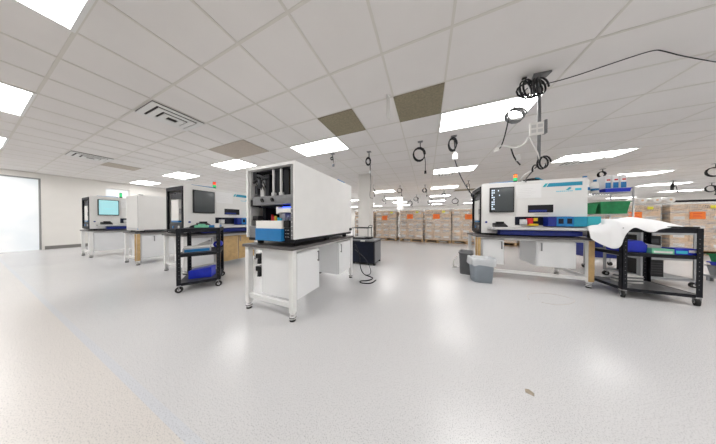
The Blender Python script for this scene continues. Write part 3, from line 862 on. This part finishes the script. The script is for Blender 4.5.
# ------------------------------------------------------------------ bins by the right bench
def bin_(label, loc, rz, w0, d0, w1, d1, h, m, liner):
    t = thing('waste_bin', label, 'bin', loc, rz)
    mb = MB(); i = mb.mi(m); n = 24
    def ring(w_, d_, z):
        out_ = []
        for k in range(n):
            a = 2 * PI * k / n; c, s = math.cos(a), math.sin(a); e = .35
            out_.append(mb.bm.verts.new((math.copysign(abs(c) ** e, c) * w_ / 2, math.copysign(abs(s) ** e, s) * d_ / 2, z)))
        return out_
    rs = [ring(w0, d0, 0), ring(w1 - .01, d1 - .01, h - .03), ring(w1 + .012, d1 + .012, h - .028), ring(w1 + .012, d1 + .012, h), ring(w1 - .008, d1 - .008, h), ring(w0 - .01, d0 - .01, .01)]
    for a, b_ in zip(rs[:-1], rs[1:]):
        for k in range(n):
            f = mb.bm.faces.new((a[k], a[(k + 1) % n], b_[(k + 1) % n], b_[k])); f.material_index = i; f.smooth = True
    mb.bm.faces.new(rs[0][::-1]).material_index = i; mb.bm.faces.new(rs[-1]).material_index = i
    mb.build('body', t)
    if liner:
        mb = MB(); i = mb.mi('liner'); n = 40
        def ring2(w_, d_, z, am, ph):
            out_ = []
            for k in range(n):
                a = 2 * PI * k / n; c, s = math.cos(a), math.sin(a); e = .45
                q = 1 + am * math.sin(5 * a + ph) + am * .6 * math.sin(11 * a)
                out_.append(mb.bm.verts.new((math.copysign(abs(c) ** e, c) * w_ / 2 * q, math.copysign(abs(s) ** e, s) * d_ / 2 * q, z + am * .35 * math.sin(7 * a + ph))))
            return out_
        rs = [ring2(w1 + .045, d1 + .045, h - .10, .03, 1), ring2(w1 + .035, d1 + .035, h - .03, .02, 2), ring2(w1 + .03, d1 + .03, h + .012, .02, 3), ring2(w1 - .02, d1 - .02, h + .016, .02, 3), ring2(w1 - .05, d1 - .05, h - .12, .02, 4)]
        for a, b_ in zip(rs[:-1], rs[1:]):
            for k in range(n):
                f = mb.bm.faces.new((a[k], a[(k + 1) % n], b_[(k + 1) % n], b_[k])); f.material_index = i; f.smooth = True
        mb.build('bin_liner', t)
    return t
bin_('grey waste bin with a clear liner in front of the right workbench', (.86, 3.40, 0), R(8), .27, .19, .33, .25, .39, 'bin_grey', True)
bin_('dark grey waste bin behind the lined bin at the right workbench', (.73, 3.86, 0), R(75), .34, .19, .40, .23, .42, 'bin_dark', False)
mb = MB(); mb.tube([(.60, 4.02, .30), (.55, 4.05, .20), (.53, 4.1, .06), (.58, 4.16, .012), (.66, 4.2, .012), (.60, 4.28, .012), (.52, 4.22, .012), (.54, 4.1, .012)], .008, 'label_white')
solo(mb, 'white_cord', 'white cord looped on the floor beside the dark waste bin', 'cord', (0, 0, 0))

# ------------------------------------------------------------------ black cabinet behind the centre bench, with stand on top
uc = thing('power_cabinet', 'black floor cabinet behind the centre workbench', 'cabinet', (-1.36, 3.88, 0), 0)
bx(-.33, .27, -.28, .28, .035, .545, 'black_plastic', .006).build('body', uc)
bx(-.345, .285, -.295, .295, .546, .58, 'mid_grey', .006).build('top', uc)
fp = bx(-.30, .25, -.292, -.281, .06, .52, 'navy_black', .004).build('front_panel', uc)
bx(.271, .282, -.26, .26, .06, .52, 'mid_grey', .003).build('side_panel', uc)
for x in (-.27, .25):
    for y in (-.22, .22): MB().cyl((x, y, 0), (x, y, .035), .03, 'rubber').build('foot', uc)
mb = MB(); mb.box(-.05, .05, -.34, -.296, .548, .572, 'label_white', .003); mb.build('label_plate', uc)
st = thing('two_tier_stand', 'small black two-tier stand on the black floor cabinet', 'stand', (-1.48, 3.88, .58), 0)
bx(-.22, .22, -.16, .16, .0, .035, 'black_metal', .004).build('lower_tray', st)
bx(-.22, .20, -.16, .16, .26, .28, 'black_metal', .004).build('upper_tray', st)
for x in (-.2, .19):
    for y in (-.14, .14): MB().cyl((x, y, .03), (x, y, .26), .008, 'black_metal', 8).build('post', st)
mb = MB(); mb.tube([(.195, -.14, .28), (.21, -.14, .33), (.21, .14, .33), (.195, .14, .28)], .008, 'black_metal'); mb.build('handle', st)
mb = MB(); mb.prism([(-.13, 0), (.10, 0), (.10, .03), (-.13, .015)], 'y', -.10, .08, 'panel_grey', .004); solo(mb, 'document_tray', 'thin grey tray on the lower tier of the black stand', 'tray', (-1.50, 3.86, .616))
mb = MB()
mb.tube([(-1.20, 2.76, .60), (-1.15, 2.86, .40), (-1.16, 2.90, .15), (-1.10, 2.92, .012), (-.95, 2.86, .010), (-.86, 2.80, .010), (-.90, 2.66, .010), (-1.05, 2.58, .010), (-.98, 2.50, .010), (-.82, 2.55, .010), (-.80, 2.72, .010)], .009, 'black_plastic')
solo(mb, 'floor_cable', 'black power cord looped on the floor at the far end of the centre workbench', 'cord', (0, 0, 0))
mb = MB(); mb.tube([(-1.21, 2.77, .50), (-1.08, 3.0, .30), (-1.0, 3.1, .05), (-.98, 2.95, .010), (-1.02, 2.85, .03)], .007, 'dark_grey')
solo(mb, 'floor_cable', 'thin grey cord hanging from the far end of the centre workbench', 'cord', (0, 0, 0))

# ------------------------------------------------------------------ wrapped pallets of cartons in a row at the back
PY = 8.95
PW = 1.08; BW, BD, BH = .350, .50, .274
# pallet prototype
def pallet_proto(loc, label):
    t = thing('pallet', label, 'pallet', loc, 0, 'pallets under the wrapped cartons')
    dk = MB()
    for q in range(7): dk.box(-PW / 2, PW / 2, -.5 + q * .148, -.5 + q * .148 + .11, .115, .135, 'pallet_wood')
    dk.build('deck', t)
    for x in (-PW / 2, -.045, PW / 2 - .09):
        MB().box(x, x + .09, -.5, .5, .02, .114, 'pallet_wood').build('stringer', t)
    MB().box(-PW / 2, PW / 2, -.5, -.40, 0, .019, 'pallet_wood').box(-PW / 2, PW / 2, .40, .5, 0, .019, 'pallet_wood').build('bottom_board', t)
    return t
bm1 = MB()
bm1.box(-BW / 2, BW / 2, -BD / 2, BD / 2, 0, BH, 'kraft', .004)
bm1.box(-BW / 2 + .06, BW / 2 - .08, -BD / 2 - .0015, -BD / 2 - .0003, .10, .19, 'label_white')
bm1.box(-.03, .03, -BD / 2, BD / 2, BH, BH + .001, 'label_white')
b_lab = bm1.build('carton')
bm2 = MB()
bm2.box(-BW / 2, BW / 2, -BD / 2, BD / 2, 0, BH, 'kraft', .004)
for q in range(3):
    x = -BW / 2 + .03
    while x < BW / 2 - .05:
        ln = .016 + .022 * random.random(); z = .09 + q * .06
        h_ = .03 + .012 * random.random()
        bm2.prism([(x, z), (x + .010, z), (x + ln, z + h_), (x + ln - .010, z + h_)], 'y', -BD / 2 - .0015, -BD / 2 - .0003, 'ink')
        if random.random() < .6: bm2.box(x, x + ln, -BD / 2 - .0015, -BD / 2 - .0003, z + h_ * .5, z + h_ * .5 + .009, 'ink')
        x += ln + .012 + .01 * random.random()
b_ink = bm2.build('carton')
used = {id(b_lab): False, id(b_ink): False}
def nth(k): return ['first', 'second', 'third', 'fourth', 'fifth', 'sixth', 'seventh', 'eighth', 'ninth', 'tenth', 'eleventh', 'twelfth', 'thirteenth'][k]
rowname = ['bottom', 'second', 'middle', 'fourth', 'top']; colname = ['left', 'centre', 'right']
pp = None; wrap0 = None; sg0 = None; yl0 = None
NST = 13
for k in range(NST):
    cx = (-3.13, -1.93, -.69, .475, 1.60)[k] if k < 5 else 1.60 + 1.178 * (k - 4) + random.uniform(-.02, .02)
    py = PY + random.uniform(-.04, .04)
    if k == NST - 1: cx, py = -.08, PY + 1.35
    lab = f'wooden pallet under the {nth(k)} wrapped carton stack from the left at the back' if k < NST - 1 else 'wooden pallet under the carton stack standing behind the front row of stacks'
    if pp is None:
        pp = pallet_proto((cx, py, 0), lab); ppt = kids(pp); ppt = [(c) for c in ppt]
    else: dup(pp, (cx, py, 0), 0, lab, ppt)
    hs = .0
    for r_ in range(5):
        for c_ in range(3):
            ink = (r_ == 4 and k in (0, 2, 3, 5, 6, 7, 8, 9, 10, 11) and c_ in ((0, 1) if k < 6 else (0, 1, 2)))
            src = b_ink if ink else b_lab
            loc = (cx + (c_ - 1) * .356 + random.uniform(-.002, .002), py - .24 + random.uniform(-.006, .006), .136 + r_ * (BH + .002))
            lb = f'brown carton, {rowname[r_]} row, {colname[c_]} column of the {nth(k)} wrapped stack from the left' if k < NST - 1 else f'brown carton, {rowname[r_]} row, {colname[c_]} column of the stack behind the front row'
            if not used[id(src)]: o = src; used[id(src)] = True
            else: o = src.copy(); C.objects.link(o)
            o.location = loc
            tag(o, lb, 'carton', 'brown cartons on the wrapped pallets')
            if r_ == 4 and k < 8:
                o = b_lab.copy(); C.objects.link(o); o.location = (loc[0], py + .265, loc[2])
                tag(o, f'brown carton behind the top row, {colname[c_]} column of the {nth(k)} wrapped stack from the left', 'carton', 'brown cartons on the wrapped pallets')
    # stretch film
    hgt = 5 * (BH + .002)
    lab = f'clear stretch film around the {nth(k)} carton stack from the left' if k < NST - 1 else 'clear stretch film around the carton stack behind the front row'
    if wrap0 is None:
        mb = MB(); a, b0, b1 = .545, -.514, .534
        hs_ = hgt + .07
        mb.box(-a, a, b0, b0 + .0015, 0, hs_, 'stretch_film').box(-a, a, b1 - .0015, b1, 0, hs_, 'stretch_film')
        mb.box(-a, -a + .0015, b0, b1, 0, hs_, 'stretch_film').box(a - .0015, a, b0, b1, 0, hs_, 'stretch_film')
        mb.box(-a, a, b0, b1, hgt + .004, hgt + .0055, 'stretch_film')
        wrap0 = tag(mb.build('stretch_film', None, (cx, py, .14)), lab, 'plastic film', 'stretch film around the carton stacks')
    else:
        o = wrap0.copy(); C.objects.link(o); o.location = (cx, py, .14); o['label'] = lab
    yf = py - .516
    if k == NST - 1: continue
    lab = f'orange paper sign on the {nth(k)} wrapped carton stack from the left'
    if sg0 is None:
        mb = MB(); mb.box(-.14, .14, -.003, -.001, -.11, .11, 'orange_paper')
        for q in range(3): mb.box(-.08, .08 - .03 * (q % 2), -.0038, -.0031, .05 - q * .05, .062 - q * .05, 'red')
        sg0 = tag(mb.build('paper_sign', None, (cx, yf, 1.27)), lab, 'sign', 'orange signs on the carton stacks')
    else:
        o = sg0.copy(); C.objects.link(o); o['label'] = lab
        o.location = (cx + random.choice((-.06, .0, .08)), yf, 1.18 + random.uniform(-.03, .06))
    lab = f'yellow sticker on the {nth(k)} wrapped carton stack from the left'
    if yl0 is None:
        mb = MB(); mb.box(-.06, .06, -.003, -.001, -.04, .04, 'yellow_paper')
        yl0 = tag(mb.build('sticker', None, (cx + .3, yf, 1.43)), lab, 'sticker', 'yellow stickers on the carton stacks')
    else:
        o = yl0.copy(); C.objects.link(o); o['label'] = lab; o.location = (cx + .26 + random.uniform(-.04, .06), yf, 1.43)
# black pole with a yellow end lying on top, white rolls
ztop = .14 + 5 * (BH + .002) + .078
mb = MB(); mb.cyl((7.3, 8.75, ztop + .04), (8.5, 8.62, ztop + .04), .035, 'black_plastic').cyl((8.501, 8.62, ztop + .04), (9.4, 8.53, ztop + .04), .036, 'yellow_paper')
solo(mb, 'padded_pole', 'black pole with a yellow end lying on top of the right carton stacks', 'pole', (0, 0, 0))
for q, x in enumerate((6.55, 6.85, 7.12)):
    mb = MB(); mb.cyl((0, -.2, .09), (0, .2, .09), .09, 'label_white', 18).cyl((0, -.202, .09), (0, .202, .09), .03, 'kraft', 10)
    solo(mb, 'film_roll', f'white film roll on top of the right carton stacks, {("leftmost", "middle", "rightmost")[q]} of three', 'roll', (x, 8.8, ztop), 0, 'film rolls on the carton stacks')

# ------------------------------------------------------------------ wire shelf rack behind the right machine
RX0, RX1, RY0, RY1 = 3.20, 3.88, 5.25, 5.70
rk = thing('wire_rack', 'chrome wire shelf rack behind the right machine', 'shelf rack', ((RX0 + RX1) / 2, (RY0 + RY1) / 2, 0), 0)
hw, hd_ = (RX1 - RX0) / 2, (RY1 - RY0) / 2
for sx in (-1, 1):
    for sy in (-1, 1):
        mb = MB(); mb.cyl((sx * hw, sy * hd_, .10), (sx * hw, sy * hd_, 1.80 if sy > 0 else 1.72), .0125, 'mesh_wire', 10)
        p_ = mb.build('post', rk)
        mb = MB(); mb.cyl((sx * hw - .014, sy * hd_, .045), (sx * hw + .014, sy * hd_, .045), .045, 'rubber', 16).cyl((sx * hw, sy * hd_, .06), (sx * hw, sy * hd_, .10), .02, 'steel')
        mb.build('caster', p_)
for z in (.22, .66, 1.16, 1.62):
    mb = MB()
    for y in (-hd_, hd_): mb.cyl((-hw, y, z), (hw, y, z), .006, 'mesh_wire', 6).cyl((-hw, y, z - .03), (hw, y, z - .03), .005, 'mesh_wire', 6)
    for x in (-hw, hw): mb.cyl((x, -hd_, z), (x, hd_, z), .006, 'mesh_wire', 6)
    for q in range(17): mb.cyl((-hw + q * 2 * hw / 16, -hd_, z + .006), (-hw + q * 2 * hw / 16, hd_, z + .006), .003, 'mesh_wire', 5)
    mb.build('wire_shelf', rk)
tb = tote(.42, .40, .26, 'green', .03); solo(tb, 'storage_tote', 'large green tote on the wire rack behind the right machine', 'tote', (3.645, 5.46, 1.170))
tb = tote(.16, .36, .22, 'green', .02); solo(tb, 'small_tote', 'narrow green bin left of the large green tote on the wire rack', 'bin', (3.315, 5.44, 1.170))
tb = tote(.62, .42, .34, 'blue_deep', .02); solo(tb, 'storage_tote', 'deep blue tote on the lowest shelf of the wire rack', 'tote', (3.54, 5.475, .230))
tb = tote(.60, .40, .22, 'blue_deep', .02); solo(tb, 'storage_tote', 'deep blue tote on the second lowest shelf of the wire rack', 'tote', (3.54, 5.475, .670))
def jug(loc, label, m='label_white', sc=1.0):
    t = thing('spray_bottle', label, 'bottle', loc, random.uniform(-.5, .5), 'bottles on the wire rack')
    mb = MB(); mb.cyl((0, 0, 0), (0, 0, .17 * sc), .045 * sc, m, 16).cyl((0, 0, .17 * sc), (0, 0, .20 * sc), .045 * sc, m, 16, .018 * sc); mb.build('body', t)
    mb = MB(); mb.cyl((0, 0, .2001 * sc), (0, 0, .235 * sc), .02 * sc, 'blue_gloss', 12); mb.build('cap', t)
    mb = MB(); mb.cyl((0, 0, .04 * sc), (0, 0, .08 * sc), .0455 * sc, 'blue_gloss', 16); mb.build('label_band', t)
jug((3.26, 5.36, 1.630), 'white bottle at the left end of the wire rack top shelf', sc=1.65)
jug((3.36, 5.52, 1.630), 'white bottle second from the left on the wire rack top shelf', sc=1.5)
jug((3.415, 5.36, 1.630), 'white bottle just left of the blue crate on the rack top shelf', sc=1.25)
tb = tote(.36, .34, .075, 'blue_pure', .01); solo(tb, 'open_crate', 'blue open crate of white bags on the wire rack top shelf', 'crate', (3.69, 5.44, 1.631))
for q, (x, y) in enumerate(((3.582, 5.44), (3.69, 5.44), (3.798, 5.44))):
    mb = MB(); mb.box(-.05, .05, -.12, .12, 0, .36, 'cloth_white', .04); mb.box(-.038, .038, -.1212, -.1202, .08, .20, 'blue_gloss'); mb.box(-.02, .03, -.1212, -.1202, .24, .27, 'red')
    solo(mb, 'parts_bag', f'white bag in the blue crate on the rack, {("leftmost", "middle", "rightmost")[q]} of three', 'bag', (x, y, 1.639), 0, 'white bags in the blue crate')
mb = MB(); mb.tube([(-.15, 0, 0), (-.1, 0, .08), (0, 0, .11), (.1, 0, .08), (.16, 0, 0)], .008, 'black_plastic'); solo(mb, 'cable_loop', 'black cable arching over the blue crate on the wire rack', 'cable', (3.69, 5.63, 1.85))

# bins at the right edge
EX, EY = 4.70, 4.72
tb = tote(.48, .42, .17, 'cart_grey', .02); solo(tb, 'grey_crate', 'grey crate at the right edge, lowest of its stack', 'crate', (EX, EY, .101))
bt = thing('low_platform', 'low grey platform under the crate stack at the right edge', 'platform', (EX, EY, 0), 0)
bx(-.26, .26, -.22, .22, .07, .10, 'cart_grey', .004).build('top', bt)
for x in (-.25, .21):
    for y in (-.2, .16): bx(x, x + .04, y, y + .04, 0, .069, 'cart_grey').build('leg', bt)
tb = tote(.46, .40, .06, 'blue_pure', .015); solo(tb, 'blue_crate', 'shallow blue crate above the grey crate at the right edge', 'crate', (EX, EY, .272))
tb = tote(.46, .40, .13, 'green', .015); solo(tb, 'green_crate', 'green crate topmost of the stack at the right edge', 'crate', (EX, EY, .333))
mb = MB(); mb.prism([(0, 0), (.035, -.012), (.045, .01), (.03, .03), (.008, .026)], 'z', .0004, .0015, 'scuff')
solo(mb, 'floor_scuff', 'small brown scuff on the open floor in the near right', 'scuff', (.551, 1.292, 0))
mb = MB(); mb.tube([(1.24, 2.84, .0005), (1.30, 3.05, .0005), (1.59, 3.20, .0005), (1.80, 3.10, .0005), (1.72, 2.94, .0005), (1.48, 2.77, .0005), (1.34, 2.80, .0005)], .0035, 'scuff_pale', 5)
solo(mb, 'floor_scuff', 'faint looping brown scuff on the floor before the right workbench', 'scuff', (0, 0, 0))

# ------------------------------------------------------------------ hanging power cords
def hook(t, z=0):
    mb = MB(); mb.box(-.05, .05, -.04, .04, -.008, 0, 'mid_grey', .002).cyl((0, 0, -.05), (0, 0, -.008), .012, 'mid_grey', 8); mb.build('ceiling_hook', t)
def coil(mb, c, r, rz, n, m, rad, ang=0.0):
    pts = []
    for q in range(n * 14 + 1):
        a = 2 * PI * q / 14; k = q / (n * 14)
        rr_ = r * (1 + .08 * math.sin(2.3 * a * .37 + ang)); off = (k - .5) * .05
        x = math.cos(a) * rr_; z = math.sin(a) * rr_ * rz
        pts.append((c[0] + x * math.cos(ang) - off * math.sin(ang), c[1] + x * math.sin(ang) + off * math.cos(ang), c[2] + z))
    mb.tube(pts, rad, m, 6, 0)
def hanging(label, x, y, coil_dz, r, rz, n, drop_z, plug='panel_grey', rad=.008, cm='black_plastic', ang=.35, plug_side=.06):
    t = thing('cable_drop', label, 'hanging cable', (x, y, CEIL), 0)
    hook(t)
    mb = MB(); coil(mb, (-.02, 0, -coil_dz), r, rz, n, cm, rad, ang)
    mb.tube([(0, 0, -.05), (0, 0, -coil_dz + r * rz)], rad, cm, 6, 0)
    mb.build('cord_coil', t)
    mb = MB(); mb.tube([(plug_side * .5, 0, -coil_dz + r * rz * .6), (plug_side, .0, -coil_dz - r), (plug_side, 0, -(CEIL - drop_z))], rad * .9, cm, 6); mb.build('cord_drop', t)
    mb = MB(); mb.box(plug_side - .022, plug_side + .022, -.02, .02, -(CEIL - drop_z) - .06, -(CEIL - drop_z), plug, .006); mb.build('plug', t)
    return t
hanging('black cord coiled in a ring under the ceiling, left of the cord with white box', -.127, 3.713, .265, .12, 1.1, 4, 2.06, plug='black_plastic', ang=.4, plug_side=.1)
B_ = hanging('black cord bundle hanging in front of the white column', -1.281, 3.784, .23, .055, 1.5, 4, 2.22, plug='panel_grey', rad=.012, plug_side=.03)
mb = MB(); mb.tube([(.03, 0, -.52), (.05, .02, -.8), (.0, .01, -1.10), (.09, .02, -1.12)], .005, 'dark_grey'); mb.build('thin_lead', B_)
C_ = hanging('black cord bundle with white outlet box above the left end of the right machine', .486, 3.724, .16, .075, 1.6, 5, 2.37, plug='label_white', rad=.010, plug_side=.02)
mb = MB(); mb.box(-.025, .065, -.03, .03, -.46, -.35, 'label_white', .006); mb.build('outlet_box', C_)
mb = MB(); mb.tube([(.02, 0, -.46), (.12, .1, -.75), (.30, .22, -1.05), (.40, .26, -1.18)], .009, 'dark_grey'); mb.build('power_lead', C_)
fars = [(-2.15, 3.55, 2.56, .03, 2.42), (-2.3, 7.4, 2.42, .10, 2.2), (-1.17, 8.05, 2.45, .11, 2.25), (-.07, 8.3, 2.42, .11, 2.2), (1.60, 8.1, 2.50, .05, 2.25), (.9, 10.4, 2.45, .12, 2.25), (-.6, 11.2, 2.4, .14, 2.2), (2.4, 11.0, 2.45, .12, 2.2), (-2.6, 10.9, 2.42, .12, 2.2), (7.73, 8.4, 2.44, .14, 2.2), (9.4, 11.3, 2.42, .15, 2.25), (.3, 13.2, 2.38, .2, 2.15), (1.9, 13.5, 2.4, .2, 2.15), (-1.2, 13.8, 2.4, .2, 2.15), (5.2, 7.9, 2.5, .10, 2.25), (6.5, 12.0, 2.42, .15, 2.2), (11.5, 12.6, 2.42, .15, 2.2)]
flab = ['short dark cord hanging from the ceiling behind the centre machine', 'leftmost far coiled cord beyond the white column', 'far coiled cord above the second carton stack', 'far coiled cord above the third carton stack', 'small far cord beside the left end of the right machine', 'far coiled cord behind the fourth carton stack', 'far coiled cord behind the third carton stack', 'far coiled cord behind the fifth carton stack', 'far coiled cord behind the first carton stack', 'wide black cord ring at the upper right over the carton stacks', 'far cord ring over the back of the hall at right', 'distant cord coil near the far back column, middle', 'distant cord coil right of the far back column', 'distant cord coil just left of middle at the far back', 'far cord above the green tote on the wire rack', 'far cord ring over the back of the hall behind the rack', 'most distant cord ring at the right']
for (x, y, cz, r, dz), lb in zip(fars, flab):
    hanging(lb, x, y, CEIL - cz, r, .9, 3, dz, plug='dark_grey', rad=.011, ang=random.uniform(-.3, .9), plug_side=r * .7)

# large drop over the right machine: ceiling bracket, coil, conduit, outlet box, white leads
dx_, dy_ = 1.175, 2.53
dpz = thing('power_drop', 'power drop with black coil, conduit and white outlet box over the right machine', 'power drop', (dx_, dy_, CEIL), 0)
mb = MB(); mb.prism([(-.07, -.045), (.09, -.03), (.08, .05), (-.05, .04)], 'z', -.02, 0, 'mid_grey', .003).cyl((-.16, -.02, -.012), (-.12, -.02, -.012), .012, 'black_plastic', 8); mb.build('ceiling_bracket', dpz)
mb = MB()
for q, (ca, ra, zz) in enumerate(((-.01, .13, .62), (.05, .09, .95), (-.07, .11, .8), (.0, .12, .5))):
    coil(mb, (ca - .065, -.03 * q, -.15 - .01 * q), ra, zz, 2, 'black_plastic', .009, .30 + .25 * q)
mb.build('black_coil', dpz)
mb = MB(); mb.cyl((0, 0, -1.0), (0, 0, -.02), .013, 'mid_grey', 10); mb.tube([(.015, .02, -.1), (.02, .02, -.5), (.015, .015, -.98)], .007, 'black_plastic'); mb.build('conduit', dpz)
ob = bx(-.095, .028, -.035, -.014, -.685, -.545, 'label_white', .006).build('outlet_box', dpz)
mb = MB()
for x in (-.08, -.025):
    for z in (-.66, -.605): mb.box(x, x + .04, -.038, -.0352, z, z + .035, 'panel_grey', .0005)
mb.build('socket', ob)
bx(.030, .055, -.035, .01, -.68, -.53, 'mid_grey', .004).build('box_side_plate', dpz)
mb = MB(); coil(mb, (-.20, .02, -.40), .10, .75, 3, 'mid_grey', .008, .3); mb.tube([(-.22, 0, -.30), (-.23, 0, -.36), (-.20, .0, -.20), (-.10, 0, -.12)], .006, 'black_plastic'); mb.build('grey_coil', dpz)
mb = MB(); mb.tube([(-.27, .0, -.42), (-.30, 0, -.60), (-.34, 0, -.76), (-.38, 0, -.79)], .007, 'black_plastic'); mb.tube([(-.40, 0, -.78), (-.36, 0, -.74), (-.28, 0, -.76), (-.22, 0, -.80), (-.12, 0, -.76), (-.10, 0, -.69)], .008, 'label_white')
mb.tube([(-.24, .02, -.78), (-.22, .0, -.90), (-.18, 0, -.97), (-.16, 0, -1.0)], .007, 'black_plastic'); mb.tube([(-.08, 0, -.69), (-.04, 0, -.80), (.0, -.01, -.92), (.0, 0, -1.02)], .007, 'label_white'); mb.build('lead', dpz)
mb = MB(); mb.box(-.20, -.165, -.02, .02, -.95, -.88, 'panel_grey', .006).box(-.41, -.365, -.02, .02, -.81, -.775, 'label_white', .006); mb.build('plug', dpz)
mb = MB(); coil(mb, (.04, 0, -1.0), .05, 1.3, 2, 'black_plastic', .008, .3); coil(mb, (-.03, .02, -1.05), .05, .7, 1, 'black_plastic', .007, .9)
mb.tube([(.0, .02, -1.02), (.1, .4, -1.03), (.3, 1.0, -.99), (.50, 1.42, -.970)], .008, 'black_plastic'); mb.tube([(.0, .02, -1.05), (.06, .5, -1.02), (.25, 1.0, -.985), (.45, 1.38, -.968)], .006, 'label_white')
mb.build('lower_coil', dpz)
mb = MB()
mb.tube([(1.20, 2.50, 2.54), (1.40, 2.47, 2.53), (1.66, 2.45, 2.56), (1.90, 2.52, 2.63), (2.02, 2.57, 2.665), (2.08, 2.60, 2.665), (2.40, 2.80, 2.66), (3.1, 3.2, 2.665), (3.8, 3.6, 2.67)], .0045, 'black_plastic', 6, 2)
solo(mb, 'ceiling_cable', 'black cable strung along the ceiling from the power drop to the right', 'cable', (0, 0, 0))
mb = MB(); mb.box(-.004, .004, -.05, .05, -.30, -.004, 'label_white', .001).box(-.02, .02, -.02, .02, -.0039, 0, 'label_white')
solo(mb, 'hanging_strip', 'thin white strip hanging from the ceiling beside the right brown grille', 'strip', (-.476, 2.196, CEIL), R(-10))
mb = MB(); mb.cyl((0, 0, -.22), (0, 0, 0), .008, 'mid_grey', 8).box(-.05, .05, -.05, .05, -.012, -.001, 'mid_grey', .002)
